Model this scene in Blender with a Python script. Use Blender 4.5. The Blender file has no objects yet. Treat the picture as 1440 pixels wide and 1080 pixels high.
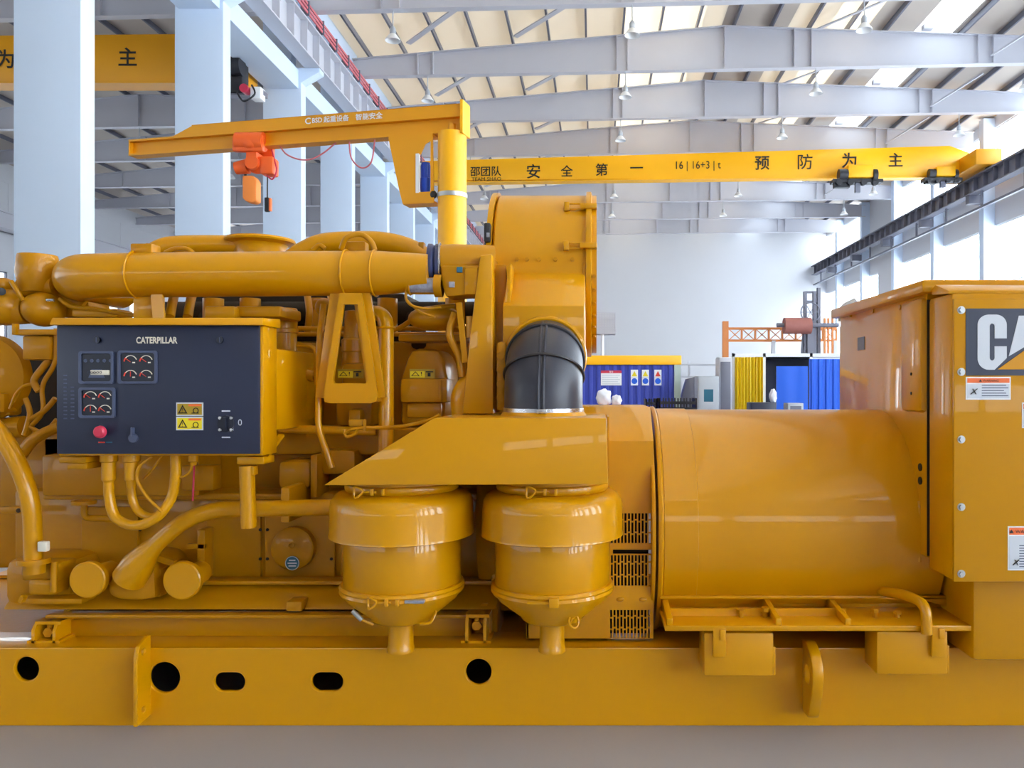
import bpy, bmesh, math, random
from mathutils import Vector, Matrix, Euler
random.seed(7)
PI = math.pi
SC = bpy.context.scene
COL = SC.collection
F = 1100.0                       # focal length in pixels of the 1440 px wide frame
CX, CY, CZ = 834.0, 545.0, 1.7   # vanishing point and eye height

# ------------------------------------------------------------------ camera
cam_d = bpy.data.cameras.new('camera'); cam = bpy.data.objects.new('camera', cam_d); COL.objects.link(cam)
cam.location = (0, 0, CZ); cam.rotation_euler = (PI/2, 0, 0)
cam_d.sensor_width = 36.0; cam_d.lens = F/1440*36.0
cam_d.shift_x = -(CX-720)/1440.0; cam_d.shift_y = (CY-540)/1440.0
cam_d.clip_start = 0.05; cam_d.clip_end = 400
SC.camera = cam
# ------------------------------------------------------------------ light
SC.view_settings.view_transform = 'Standard'; SC.view_settings.look = 'None'
SC.view_settings.gamma = 1.0; SC.view_settings.use_curve_mapping = False
SC.view_settings.exposure = 0.06
SC.cycles.use_denoising = True
SC.cycles.max_bounces = 10; SC.cycles.diffuse_bounces = 5; SC.cycles.transparent_max_bounces = 16
SC.cycles.caustics_reflective = False; SC.cycles.caustics_refractive = False
SC.cycles.sample_clamp_indirect = 6.0
W = bpy.data.worlds.new('daylight'); SC.world = W; W.use_nodes = True
bg = W.node_tree.nodes['Background']; bg.inputs[0].default_value = (0.87, 0.94, 1.0, 1); bg.inputs[1].default_value = 18.0

# ------------------------------------------------------------------ materials
def lin(c):
    r = []
    for v in c:
        v /= 255.0
        r.append(v/12.92 if v <= 0.04045 else ((v+0.055)/1.055)**2.4)
    return (r[0], r[1], r[2], 1.0)
MATS = {}
def mat(name, c, rough=0.5, metal=0.0, var=0.06, scale=3.0, bump=0.0, coat=0.0, bscale=60.0, stretch=None):
    m = bpy.data.materials.new(name); m.use_nodes = True
    nt = m.node_tree; N = nt.nodes; L = nt.links
    p = N['Principled BSDF']
    tc = N.new('ShaderNodeTexCoord')
    src = tc.outputs['Object']
    if stretch:
        mp = N.new('ShaderNodeMapping'); mp.inputs['Scale'].default_value = stretch
        L.new(src, mp.inputs['Vector']); src = mp.outputs['Vector']
    nz = N.new('ShaderNodeTexNoise'); nz.inputs['Scale'].default_value = scale; nz.inputs['Detail'].default_value = 5
    L.new(src, nz.inputs['Vector'])
    mx = N.new('ShaderNodeMix'); mx.data_type = 'RGBA'
    l = lin(c)
    mx.inputs['A'].default_value = tuple(max(0, v*(1-var)) for v in l[:3])+(1,)
    mx.inputs['B'].default_value = tuple(min(1, v*(1+var)) for v in l[:3])+(1,)
    L.new(nz.outputs['Fac'], mx.inputs['Factor']); L.new(mx.outputs['Result'], p.inputs['Base Color'])
    p.inputs['Roughness'].default_value = rough; p.inputs['Metallic'].default_value = metal
    p.inputs['Coat Weight'].default_value = coat
    p.inputs['Coat Roughness'].default_value = 0.04
    if coat: p.inputs['Specular IOR Level'].default_value = 0.2
    if bump > 0:
        n2 = N.new('ShaderNodeTexNoise'); n2.inputs['Scale'].default_value = bscale; n2.inputs['Detail'].default_value = 3
        L.new(src, n2.inputs['Vector'])
        b = N.new('ShaderNodeBump'); b.inputs['Strength'].default_value = bump; b.inputs['Distance'].default_value = 0.004
        L.new(n2.outputs['Fac'], b.inputs['Height']); L.new(b.outputs['Normal'], p.inputs['Normal'])
    MATS[name] = m
    return m
YEL = mat('machine_yellow', (201, 140, 0), 0.36, 0, 0.05, 2.0, 0.03, 0.5)
YEL2 = mat('machine_yellow_casting_shade', (182, 124, 0), 0.42, 0, 0.10, 8.0, 0.25, 0.25, 40)  # casting texture; yellow set lower to put recess shade into the colour
CRANE = mat('crane_yellow', (255, 184, 0), 0.4, 0, 0.03, 1.0)
CRANEO = mat('crane_amber', (226, 156, 4), 0.45, 0, 0.05, 1.0)
NAVY = mat('panel_navy', (36, 42, 64), 0.38, 0, 0.08, 3.0, 0.1, 0, 300)
NAVYD = mat('gauge_black', (24, 27, 42), 0.3, 0, 0.05)
GREYF = mat('gauge_bezel', (70, 78, 104), 0.4, 0, 0.05)
CREAM = mat('cream_lettering', (225, 218, 200), 0.5, 0, 0.02)
WHITE = mat('white_paint', (236, 238, 240), 0.5, 0, 0.02)
REDP = mat('red_plastic', (196, 48, 76), 0.4, 0, 0.04)
REDM = mat('red_marking', (215, 60, 40), 0.5, 0, 0.04)
ORNG = mat('warning_orange', (236, 110, 48), 0.5, 0, 0.03)
LEMON = mat('warning_lemon', (232, 210, 30), 0.5, 0, 0.04)
OLIVE = mat('warning_olive', (168, 140, 30), 0.5, 0, 0.10, 60)
BLACK = mat('black_rubber', (30, 30, 36), 0.45, 0, 0.1, 6)
RUB = mat('hose_rubber', (46, 48, 60), 0.38, 0, 0.15, 5, 0.1)
RUBB = mat('blue_rubber', (42, 52, 92), 0.35, 0, 0.1, 5)
DARK = mat('recess_dark', (38, 26, 10), 0.8, 0, 0.1)  # brown for bolts and seams, also painted in as recess shade
STEEL = mat('bright_steel', (200, 202, 205), 0.25, 0.9, 0.05)
ZINC = mat('zinc_bolt', (190, 192, 190), 0.35, 0.7, 0.05)
PLATE = mat('data_plate', (150, 152, 165), 0.4, 0.2, 0.55, 60)
TEAL = mat('teal_sticker', (30, 96, 120), 0.4, 0, 0.05)
INK = mat('black_ink', (24, 20, 18), 0.6, 0, 0.02)
CONC = mat('white_column_paint', (210, 226, 246), 0.6, 0, 0.03, 0.6)
BEAM = mat('grey_steel', (196, 197, 206), 0.5, 0, 0.06, 0.5)
BEAMD = mat('dark_steel', (112, 114, 128), 0.5, 0, 0.06, 0.5)
ENDW = mat('end_wall_paint', (120, 124, 132), 0.8, 0, 0.05, 0.3)  # mid grey chosen to cut fill light from behind the camera
RUNW = mat('runway_grey', (222, 226, 234), 0.5, 0, 0.05, 0.5)
MULL = mat('window_frame_white', (226, 230, 236), 0.5, 0, 0.02)
WALLM = mat('wall_paint', (202, 204, 210), 0.8, 0, 0.03, 0.3)
FLOORM = mat('floor_coating', (150, 147, 149), 0.62, 0, 0.07, 0.8, 0.05)
BLUEP = mat('blue_sheet', (16, 92, 214), 0.45, 0, 0.08, 2)
BLUED = mat('blue_container_paint', (48, 66, 168), 0.5, 0, 0.06, 2)
BLUEM = mat('motor_blue', (20, 70, 190), 0.4, 0, 0.05)
CURT = mat('yellow_curtain', (232, 200, 30), 0.5, 0, 0.10, 3)
HOIST = mat('hoist_orange', (238, 100, 36), 0.4, 0, 0.08, 4)
HOISTB = mat('hoist_bag_orange', (240, 140, 60), 0.6, 0, 0.06, 6)
TRUSS = mat('truss_orange', (206, 128, 70), 0.6, 0, 0.10, 3)
RUST = mat('drum_rust', (150, 92, 84), 0.6, 0, 0.15, 5)
PINK = mat('conductor_red', (206, 110, 120), 0.6, 0, 0.25, 6)
PALE = mat('pale_green', (180, 200, 196), 0.6, 0, 0.05)
GREYC = mat('grey_cabinet', (176, 182, 190), 0.5, 0, 0.05)
SIGNR = mat('sign_grey', (205, 210, 218), 0.5, 0, 0.05)
BAG = mat('white_plastic', (226, 228, 236), 0.4, 0, 0.06, 5)

def roof_mat(name, fac):
    m = bpy.data.materials.new(name); m.use_nodes = True
    nt = m.node_tree; N = nt.nodes; L = nt.links
    p = N['Principled BSDF']; out = N['Material Output']
    p.inputs['Base Color'].default_value = lin((228, 219, 205)); p.inputs['Roughness'].default_value = 0.7
    tr = N.new('ShaderNodeBsdfTranslucent'); tr.inputs[0].default_value = lin((250, 240, 222))
    mx = N.new('ShaderNodeMixShader'); mx.inputs[0].default_value = fac
    L.new(p.outputs[0], mx.inputs[1]); L.new(tr.outputs[0], mx.inputs[2]); L.new(mx.outputs[0], out.inputs[0])
    return m
ROOF = roof_mat('roof_sheet', 0.15)
ROOFB = roof_mat('roof_sheet_translucent', 0.3)
ROOFD = mat('roof_sheet_opaque', (196, 186, 176), 0.7, 0, 0.05, 0.5)
def trans_mat(name, c, fac):
    m = bpy.data.materials.new(name); m.use_nodes = True
    nt = m.node_tree; N = nt.nodes; L = nt.links
    out = N['Material Output']; N.remove(N['Principled BSDF'])
    t = N.new('ShaderNodeBsdfTransparent'); t.inputs[0].default_value = lin(c)
    g = N.new('ShaderNodeBsdfGlossy'); g.inputs['Roughness'].default_value = 0.05
    mx = N.new('ShaderNodeMixShader'); mx.inputs[0].default_value = 1-fac
    L.new(t.outputs[0], mx.inputs[1]); L.new(g.outputs[0], mx.inputs[2]); L.new(mx.outputs[0], out.inputs[0])
    return m
GLASS = trans_mat('tinted_window_glass', (178, 180, 181), 0.95)
PALEG = trans_mat('pale_window_glass', (226, 228, 229), 0.95)
CLEAR = trans_mat('clear_window_glass', (250, 252, 254), 0.95)

# ------------------------------------------------------------------ mesh helpers
def P(px, py, Y):
    return Vector(((px-CX)*Y/F, Y, CZ-(py-CY)*Y/F))
def XA(px, Y): return (px-CX)*Y/F
def ZA(py, Y): return CZ-(py-CY)*Y/F
def frame(d):
    d = Vector(d).normalized()
    u = d.cross(Vector((0, 0, 1)))
    if u.length < 1e-4: u = Vector((1, 0, 0))
    u.normalize(); v = u.cross(d).normalized()
    return u, v, d
def smooth(pts, n=6, closed=False):
    pts = [Vector(p) for p in pts]; out = []
    m = len(pts)
    for i in range(m if closed else m-1):
        g = (lambda k: pts[k % m]) if closed else (lambda k: pts[min(max(k, 0), m-1)])
        p0, p1, p2, p3 = g(i-1), g(i), g(i+1), g(i+2)
        for k in range(n):
            t = k/n
            out.append(0.5*((2*p1)+(-p0+p2)*t+(2*p0-5*p1+4*p2-p3)*t*t+(-p0+3*p1-3*p2+p3)*t**3))
    if not closed: out.append(pts[-1])
    return out
def fillet(pts, r, n=6):
    """a polyline with its corners rounded to about radius r"""
    pts = [Vector(p) for p in pts]; out = [pts[0]]
    for i in range(1, len(pts)-1):
        a, b, c = pts[i-1], pts[i], pts[i+1]
        d1, d2 = (a-b), (c-b)
        q = min(r, d1.length*0.48, d2.length*0.48)
        s, e = b+d1.normalized()*q, b+d2.normalized()*q
        for k in range(n+1):
            t = k/n; out.append((1-t)**2*s+2*t*(1-t)*b+t*t*e)
    out.append(pts[-1])
    return out

class MB:
    def __init__(self, m=None):
        self.V, self.Fc, self.MI, self.mats, self.cur = [], [], [], [], 0
        if m: self.mat(m)
    def mat(self, m):
        if m not in self.mats: self.mats.append(m)
        self.cur = self.mats.index(m); return self
    def raw(self, vs, fs):
        b = len(self.V); self.V += [Vector(v) for v in vs]
        for f in fs: self.Fc.append([i+b for i in f]); self.MI.append(self.cur)
        return self
    def bm(self, bm, M=None):
        bm.verts.index_update()
        vs = [(M @ v.co) if M else v.co.copy() for v in bm.verts]
        self.raw(vs, [[v.index for v in f.verts] for f in bm.faces]); bm.free(); return self
    def box(self, x0, x1, y0, y1, z0, z1, bev=0, seg=2, M=None):
        bm = bmesh.new(); bmesh.ops.create_cube(bm, size=1)
        for v in bm.verts:
            v.co = Vector(((x0+x1)/2+v.co.x*(x1-x0), (y0+y1)/2+v.co.y*(y1-y0), (z0+z1)/2+v.co.z*(z1-z0)))
        if bev: bmesh.ops.bevel(bm, geom=bm.edges[:], offset=bev, segments=seg, affect='EDGES', profile=0.5)
        return self.bm(bm, M)
    def bar(self, p0, p1, w, h, bev=0):
        p0, p1 = Vector(p0), Vector(p1); u, v, d = frame(p1-p0)
        M = Matrix((u, d, v)).transposed().to_4x4(); M.translation = (p0+p1)/2
        L = (p1-p0).length
        return self.box(-w/2, w/2, -L/2, L/2, -h/2, h/2, bev, 2, M)
    def tube(self, pts, r, seg=14, caps=True, closed=False):
        pts = [Vector(p) for p in pts]; n = len(pts)
        rs = r if isinstance(r, (list, tuple)) else [r]*n
        vs, fs = [], []
        t0 = (pts[1]-pts[0]).normalized(); u = frame(t0)[0]
        for i in range(n):
            if closed: t = (pts[(i+1) % n]-pts[i-1]).normalized()
            else: t = (pts[min(i+1, n-1)]-pts[max(i-1, 0)]).normalized()
            u = (u-t*u.dot(t)).normalized(); v = t.cross(u)
            for k in range(seg):
                a = 2*PI*k/seg; vs.append(pts[i]+(u*math.cos(a)+v*math.sin(a))*rs[i])
        for i in range(n if closed else n-1):
            for k in range(seg):
                j = (i+1) % n
                fs.append([i*seg+k, i*seg+(k+1) % seg, j*seg+(k+1) % seg, j*seg+k])
        if caps and not closed:
            fs.append(list(range(seg))[::-1]); fs.append([(n-1)*seg+k for k in range(seg)])
        return self.raw(vs, fs)
    def cyl(self, p0, p1, r0, r1=None, seg=24):
        return self.tube([p0, p1], [r0, r0 if r1 is None else r1], seg)
    def lathe(self, prof, c, d=(0, 0, 1), seg=40, caps=True):
        """prof: (radius, height along d) pairs"""
        u, v, d = frame(d); c = Vector(c); vs, fs = [], []
        for r, h in prof:
            for k in range(seg):
                a = 2*PI*k/seg; vs.append(c+d*h+(u*math.cos(a)+v*math.sin(a))*max(r, 1e-4))
        for i in range(len(prof)-1):
            for k in range(seg):
                fs.append([i*seg+k, i*seg+(k+1) % seg, (i+1)*seg+(k+1) % seg, (i+1)*seg+k])
        if caps:
            fs.append(list(range(seg))[::-1]); fs.append([(len(prof)-1)*seg+k for k in range(seg)])
        return self.raw(vs, fs)
    def ring(self, c, d, R, r, seg=40, s2=8, squash=1.0):
        u, v, d = frame(d); c = Vector(c)
        pts = [c+(u*math.cos(2*PI*k/seg)+v*math.sin(2*PI*k/seg)*squash)*R for k in range(seg)]
        return self.tube(pts, r, s2, closed=True)
    def ball(self, c, rx, ry=None, rz=None, seg=20, rings=12):
        ry = ry or rx; rz = rz or rx
        bm = bmesh.new(); bmesh.ops.create_uvsphere(bm, u_segments=seg, v_segments=rings, radius=1)
        return self.bm(bm, Matrix.Translation(Vector(c)) @ Matrix.Diagonal((rx, ry, rz, 1)))
    def prism(self, poly, axis, a0, a1, bev=0):
        """poly: 2-D outline; axis 'y': (x,z), 'x': (y,z), 'z': (x,y)"""
        def w(p, a): return {'y': (p[0], a, p[1]), 'x': (a, p[0], p[1]), 'z': (p[0], p[1], a)}[axis]
        bm = bmesh.new(); n = len(poly)
        A = [bm.verts.new(w(p, a0)) for p in poly]; B = [bm.verts.new(w(p, a1)) for p in poly]
        bm.faces.new(A); bm.faces.new(B[::-1])
        for i in range(n): bm.faces.new([A[i], B[i], B[(i+1) % n], A[(i+1) % n]])
        bmesh.ops.recalc_face_normals(bm, faces=bm.faces[:])
        if bev: bmesh.ops.bevel(bm, geom=bm.edges[:], offset=bev, segments=2, affect='EDGES', profile=0.5)
        return self.bm(bm)
    def plate(self, loops, axis, a0, a1, bev=0):
        """a plate with true holes: the first loop is the outline, the others are holes"""
        cu = bpy.data.curves.new('tmp', 'CURVE'); cu.dimensions = '2D'; cu.fill_mode = 'BOTH'
        th = abs(a1-a0); cu.extrude = max(th/2-bev, 1e-4)
        if bev: cu.bevel_depth = bev; cu.bevel_resolution = 1; cu.offset = -bev
        for lp in loops:
            s = cu.splines.new('POLY'); s.points.add(len(lp)-1); s.use_cyclic_u = True
            for q, p in zip(s.points, lp): q.co = (p[0], p[1], 0, 1)
        mid = (a0+a1)/2
        M = {'y': Matrix(((1, 0, 0, 0), (0, 0, -1, mid), (0, 1, 0, 0), (0, 0, 0, 1))),
             'x': Matrix(((0, 0, 1, mid), (1, 0, 0, 0), (0, 1, 0, 0), (0, 0, 0, 1))),
             'z': Matrix(((1, 0, 0, 0), (0, 1, 0, 0), (0, 0, 1, mid), (0, 0, 0, 1)))}[axis]
        return self._curve(cu, M)
    def _curve(self, cu, M):
        o = bpy.data.objects.new('tmp', cu); COL.objects.link(o)
        me = bpy.data.meshes.new_from_object(o.evaluated_get(bpy.context.evaluated_depsgraph_get()))
        bpy.data.objects.remove(o); bpy.data.curves.remove(cu)
        self.raw([M @ v.co for v in me.vertices], [list(p.vertices) for p in me.polygons])
        bpy.data.meshes.remove(me); return self
    def text(self, s, c, w=None, h=None, bold=0.0, depth=0.002, rz=0.0, slant=0.0, space=1.0):
        """lettering standing in the xz plane, centred on c, w x h metres"""
        cu = bpy.data.curves.new('tmp', 'FONT'); cu.body = s; cu.size = 1.0; cu.extrude = 0.0; cu.offset = bold
        cu.space_character = space; cu.resolution_u = 3
        o = bpy.data.objects.new('tmp', cu); COL.objects.link(o)
        me = bpy.data.meshes.new_from_object(o.evaluated_get(bpy.context.evaluated_depsgraph_get()))
        bpy.data.objects.remove(o); bpy.data.curves.remove(cu)
        vs = [v.co.copy() for v in me.vertices]
        if not vs: return self
        x0, x1 = min(v.x for v in vs), max(v.x for v in vs); y0, y1 = min(v.y for v in vs), max(v.y for v in vs)
        sx = w/(x1-x0) if w else None; sy = h/(y1-y0) if h else None
        sx = sx or sy; sy = sy or sx
        R = Matrix.Rotation(rz, 3, 'Z'); c = Vector(c)
        out = [c+R @ Vector(((v.x-(x0+x1)/2)*sx, -depth, (v.y-(y0+y1)/2)*sy+slant*(v.x-(x0+x1)/2)*sx)) for v in vs]
        self.raw(out, [list(p.vertices) for p in me.polygons])
        bpy.data.meshes.remove(me); return self
    def move(self, d):
        d = Vector(d); self.V = [v+d for v in self.V]; return self
    def shear(self, k):
        for v in self.V: v.y += k*v.x
        return self
    def build(self, name, parent=None, ang=38, origin=None):
        if parent is not None: org = BASE[parent.name]
        elif origin is not None: org = Vector(origin)
        else:
            xs = [v.x for v in self.V]; ys = [v.y for v in self.V]
            org = Vector(((min(xs)+max(xs))/2, (min(ys)+max(ys))/2, min(v.z for v in self.V)))
        bm = bmesh.new(); vv = [bm.verts.new(v-org) for v in self.V]
        for f, mi in zip(self.Fc, self.MI):
            try:
                q = bm.faces.new([vv[i] for i in f]); q.material_index = mi; q.smooth = True
            except ValueError: pass
        bmesh.ops.recalc_face_normals(bm, faces=bm.faces[:])
        for e in bm.edges:
            if len(e.link_faces) == 2 and e.calc_face_angle(0) > math.radians(ang): e.smooth = False
        me = bpy.data.meshes.new(name); bm.to_mesh(me); bm.free()
        for m in self.mats: me.materials.append(m)
        o = bpy.data.objects.new(name, me); COL.objects.link(o)
        if parent is not None: o.parent = parent
        else: o.location = org
        BASE[o.name] = org
        return o
BASE = {}
def tag(o, label=None, cat=None, group=None, kind=None):
    if label: o['label'] = label
    if cat: o['category'] = cat
    if group: o['group'] = group
    if kind: o['kind'] = kind
    return o
def thing(name, loc, label, cat, group=None):
    o = bpy.data.objects.new(name, None); COL.objects.link(o); o.location = loc; o.empty_display_size = 0.2
    BASE[o.name] = Vector(loc); return tag(o, label, cat, group)
def dup(src, loc, label=None, group=None, kind=None):
    r = src.copy(); COL.objects.link(r); r.location = loc
    if label: r['label'] = label
    if group: r['group'] = group
    for ch in list(src.children):
        c = ch.copy(); COL.objects.link(c); c.parent = r
        for g in list(ch.children):
            d = g.copy(); COL.objects.link(d); d.parent = c
    return r
def circ(cx, cz, r, n=32, rz=None):
    rz = rz or r
    return [(cx+r*math.cos(2*PI*k/n), cz+rz*math.sin(2*PI*k/n)) for k in range(n)]
def rect(x0, x1, z0, z1): return [(x0, z0), (x1, z0), (x1, z1), (x0, z1)]
def rrect(x0, x1, z0, z1, r, n=6):
    o = []
    for cx, cz, a0 in ((x1-r, z0+r, -PI/2), (x1-r, z1-r, 0), (x0+r, z1-r, PI/2), (x0+r, z0+r, PI)):
        for k in range(n+1):
            a = a0+PI/2*k/n; o.append((cx+r*math.cos(a), cz+r*math.sin(a)))
    return o
def pp(pts, Y):
    """pixel outline -> (x, z) outline at distance Y"""
    return [(XA(x, Y), ZA(y, Y)) for x, y in pts]

# ================================================================== THE HALL
KS = -0.05                        # the frames of the hall stand slightly askew to the machine
ORD = ['first', 'second', 'third', 'fourth', 'fifth', 'sixth', 'seventh', 'eighth', 'ninth', 'tenth', 'eleventh', 'twelfth', 'thirteenth', 'fourteenth', 'fifteenth', 'sixteenth', 'seventeenth', 'eighteenth']
def struct(mb, name, label=None, cat=None, group=None, origin=None):
    o = mb.build(name, None, 38, origin); o['kind'] = 'structure'
    return tag(o, label, cat, group)
struct(MB(FLOORM).box(-40, 26, -32, 80, -0.2, 0), 'floor', 'grey coated concrete floor under the yellow generator set', 'floor')
struct(MB(WALLM).box(-40, 24, 72.6, 72.9, 0, 16.6).shear(KS), 'wall_back', 'pale far end wall of the workshop hall', 'wall')
RT = lambda x: (16.05+(x+10.4)*0.0628) if x < 5.45 else (17.045-(x-5.45)*0.0605)   # roof sheet height
# roof sheeting in strips that run down the hall
def roof_strip(x0, x1, m, name='roof'):
    mb = MB(m); z0, z1 = RT(x0), RT(x1)
    mb.prism([(x0, z0), (x1, z1), (x1, z1+0.06), (x0, z0+0.06)], 'y', -30, 74)
    return struct(mb, name)
for x0, x1, m in ((-10.7, 1.2, ROOF), (1.2, 4.6, ROOFB), (4.6, 5.45, ROOF), (5.45, 8.2, ROOFD), (8.2, 9.8, ROOF), (9.8, 11.4, ROOFB), (11.4, 13.4, ROOFD), (15.0, 21.6, ROOFD)):
    roof_strip(x0, x1, m)
roof_strip(13.4, 15.0, GLASS, 'window_roof')
mb = MB(ROOFD)
mb.prism([(-40, 15.6), (-23, 16.9), (-10.7, 16.2), (-10.7, 16.26), (-23, 16.96), (-40, 15.66)], 'y', -30, 74)
struct(mb, 'roof_side_bay')
for k in range(20):
    x = -9.6+1.55*k
    if 13.2 < x < 15.1: continue
    struct(MB(BEAMD).box(x-0.04, x+0.04, -29, 72.4, RT(x)-0.24, RT(x)-0.005), 'roof_purlin')
for k in range(14):
    x = -37.5+1.95*k
    z = 16.9-abs(x+23)*(1.3/17 if x < -23 else 0.7/12.3)
    struct(MB(BEAMD).box(x-0.04, x+0.04, 20, 72.4, z-0.22, z-0.005), 'roof_purlin')
FY = [27.0+5.75*i for i in range(8)]
def rafter_mesh(x0, x1, xr, h0, hr, h1, stiff):
    """an I-shaped roof girder: flat bottom flange, top flange rising to the ridge"""
    mb = MB(BEAM); zb = 14.9
    top = lambda x: zb+(h0+(hr-h0)*(x-x0)/(xr-x0) if x < xr else hr+(h1-hr)*(x-xr)/(x1-xr))
    mb.prism([(x0, zb), (x1, zb), (x1, top(x1)), (xr, top(xr)), (x0, top(x0))], 'y', -0.01, 0.01)
    mb.box(x0, x1, -0.16, 0.16, zb-0.03, zb)
    for a, b in ((x0, xr), (xr, x1)):
        mb.prism([(a, top(a)), (b, top(b)), (b, top(b)+0.03), (a, top(a)+0.03)], 'y', -0.16, 0.16)
    for x in stiff: mb.box(x-0.02, x+0.02, -0.15, 0.15, zb, top(x))
    return mb.shear(KS)
names = ['nearest', 'second nearest', 'third nearest', 'fourth', 'fifth', 'sixth', 'seventh', 'farthest']
r0 = None
for i, y in enumerate(FY):
    lab = 'grey steel roof girder of the main bay, %s in the row' % (names[i] if i in (0, 7) else ORD[i]+' from the camera')
    if r0 is None:
        r0 = struct(rafter_mesh(-10.2, 21.0, 5.45, 0.7, 1.75, 0.85, (-7.4, -6.75, 1.0, 1.45, 5.45, 8.3, 9.0, 15.7, 16.3)), 'roof_beam', lab, 'beam', 'main bay roof girders', (0, 0, 0))
        r0.location = (0, y, 0)
    else: tag(dup(r0, (0, y, 0), lab), kind='structure')
r1 = None
for i, y in enumerate(FY):
    lab = 'grey steel roof girder of the side bay behind the white columns, %s from the camera' % ORD[i]
    if r1 is None:
        r1 = struct(rafter_mesh(-37, -11.8, -23, 0.5, 1.6, 1.0, (-31, -26, -23, -20.5, -17.5, -14)), 'roof_beam', lab, 'beam', 'side bay roof girders', (0, 0, 0))
        r1.location = (0, y, 0)
    else: tag(dup(r1, (0, y, 0), lab), kind='structure')
# flat diagonal braces in the roof plane
for i in range(1, 6):
    for xa in (-7.6, -3.2):
        a = Vector((xa, FY[i]-KS*-7-0.2, RT(xa)-0.36)); b = Vector((xa+4.3, FY[i]-5.2, RT(xa+4.3)-0.36))
        struct(MB(BEAM).bar(a, b, 0.22, 0.05), 'roof_brace')
    for xa in (9.2, ):
        a = Vector((xa, FY[i]-0.5, RT(xa)-0.36)); b = Vector((xa+3.4, FY[i]-5.4, RT(xa+3.4)-0.36))
        struct(MB(BEAM).bar(a, b, 0.12, 0.05), 'roof_brace')
    for xa in (16.2, ):
        struct(MB(BEAM).bar((xa, FY[i]-0.9, 15.2), (xa+1.6, FY[i]-2.8, RT(xa+1.6)-0.25), 0.09, 0.07), 'roof_brace')
# rooflight posts between the glazed strip and the girders
for i in range(0, 5):
    struct(MB(BEAM).box(13.5, 13.9, FY[i]-0.85, FY[i]-0.55, 16.35, 16.55), 'trim_rooflight_post')

# ---- the white columns between the bays
XR = -10.45
CYL = [15.95, 22.1, 28.0, 33.9, 39.7, 45.5, 51.3, 57.1, 62.9, 68.7]
def column_mesh():
    mb = MB(CONC)
    mb.prism([(XR-1.37, 0), (XR, 0), (XR, 12.62), (XR+0.66, 13.0), (XR+0.66, 13.14), (XR-0.35, 13.15), (XR-0.35, 15.9),
              (XR+0.1, 16.3), (XR+0.6, 16.9), (XR+0.6, 17.4), (XR-1.37, 16.9), (XR-1.37, 13.15), (XR-1.8, 13.15), (XR-1.8, 13.0), (XR-1.37, 12.62)],
             'y', 0, 0.46, 0.015)
    return mb
clabs = ['white square concrete column at the edge, closest to the camera, wholly left of the engine',
         'white concrete column behind the tip of the yellow jib arm',
         'white concrete column directly behind the orange chain hoist',
         'narrow white column behind the white lettering of the jib arm',
         'white column seen through the gap left of the jib bracket plate']
c0 = None
for i, y in enumerate(CYL):
    lab = clabs[i] if i < 5 else 'distant white column, %s in the row along the hall' % ORD[i]
    if c0 is None: c0 = struct(column_mesh(), 'concrete_column', lab, 'column', 'white columns between the bays', (XR-0.7, 0, 0)); c0.location = (XR-0.7, y, 0)
    else: tag(dup(c0, (XR-0.7, y, 0), lab), kind='structure')
for i in range(len(CYL)-1):
    struct(MB(CONC).box(XR-1.25, XR-0.1, CYL[i]+0.46, CYL[i+1], 12.4, 13.08), 'trim_tie_beam')
    struct(MB(CONC).box(XR-0.3, XR+0.22, CYL[i]+0.46, CYL[i+1], 15.5, 16.1), 'trim_eaves_beam')
# crane runway on the column brackets
def runway_left():
    mb = MB(BEAM); x = XR+0.4
    mb.box(x-0.28, x+0.28, 14, 70, 13.15, 13.2); mb.box(x-0.28, x+0.28, 14, 70, 14.3, 14.36); mb.box(x-0.02, x+0.02, 14, 70, 13.2, 14.3)
    for k in range(46): mb.box(x-0.26, x+0.26, 15+1.18*k, 15.03+1.18*k, 13.2, 14.3)
    return mb
tag(runway_left().build('crane_runway'), 'grey ribbed steel crane runway on the brackets of the white columns', 'crane runway')
mb = MB(PINK)
for k in range(3): mb.box(XR+0.72, XR+0.76, 14, 70, 14.42+0.15*k, 14.5+0.15*k)
mb.mat(BEAMD)
for k in range(38): mb.box(XR+0.5, XR+0.8, 15+1.45*k, 15.05+1.45*k, 14.36, 14.85)
tag(mb.build('conductor_rail'), 'red crane power conductor rail above the runway over the white columns', 'conductor rail')

# ---- right wall: piers, window bands and windows in every bay
RX = 21.35
RYs = [-29.7, -23.7, -17.7, -11.8, -5.9, 0.0, 5.8, 11.6, 17.5, 23.6, 29.7, 35.8, 41.8, 47.9, 54.2, 60.6, 66.8, 71.4]
mb = MB(WALLM)
mb.box(RX, RX+0.25, -30, 71.6, 0, 1.1); mb.box(RX, RX+0.25, -30, 71.6, 10.3, 13.0); mb.box(RX, RX+0.25, -30, 71.6, 15.5, 16.2)
mb.box(RX, RX+0.25, 54.2, 58.6, 1.1, 10.3); mb.box(RX, RX+0.25, 55.0, 60.6, 13.0, 15.5)
for y in RYs[:7]:
    for z0, z1 in ((1.1, 10.3), (13.0, 15.5)): mb.box(RX+0.01, RX+0.24, max(y-1.2, -29.99), y+1.2 if y < 5 else y, z0, z1)
struct(mb, 'wall_right', 'white window wall along the side of the hall', 'wall')
p0 = None
for i, y in enumerate(RYs[:-1]):
    lab = 'white wall column between tall windows, %s in the row along the window wall' % ORD[i]
    if p0 is None:
        p0 = struct(MB(CONC).box(20.75, RX, -0.25, 0.25, 0, 16.0), 'concrete_column', lab, 'column', 'columns of the window wall', (21.05, 0, 0)); p0.location = (21.05, y, 0)
    else: tag(dup(p0, (21.05, y, 0), lab), kind='structure')
n = 0
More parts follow.
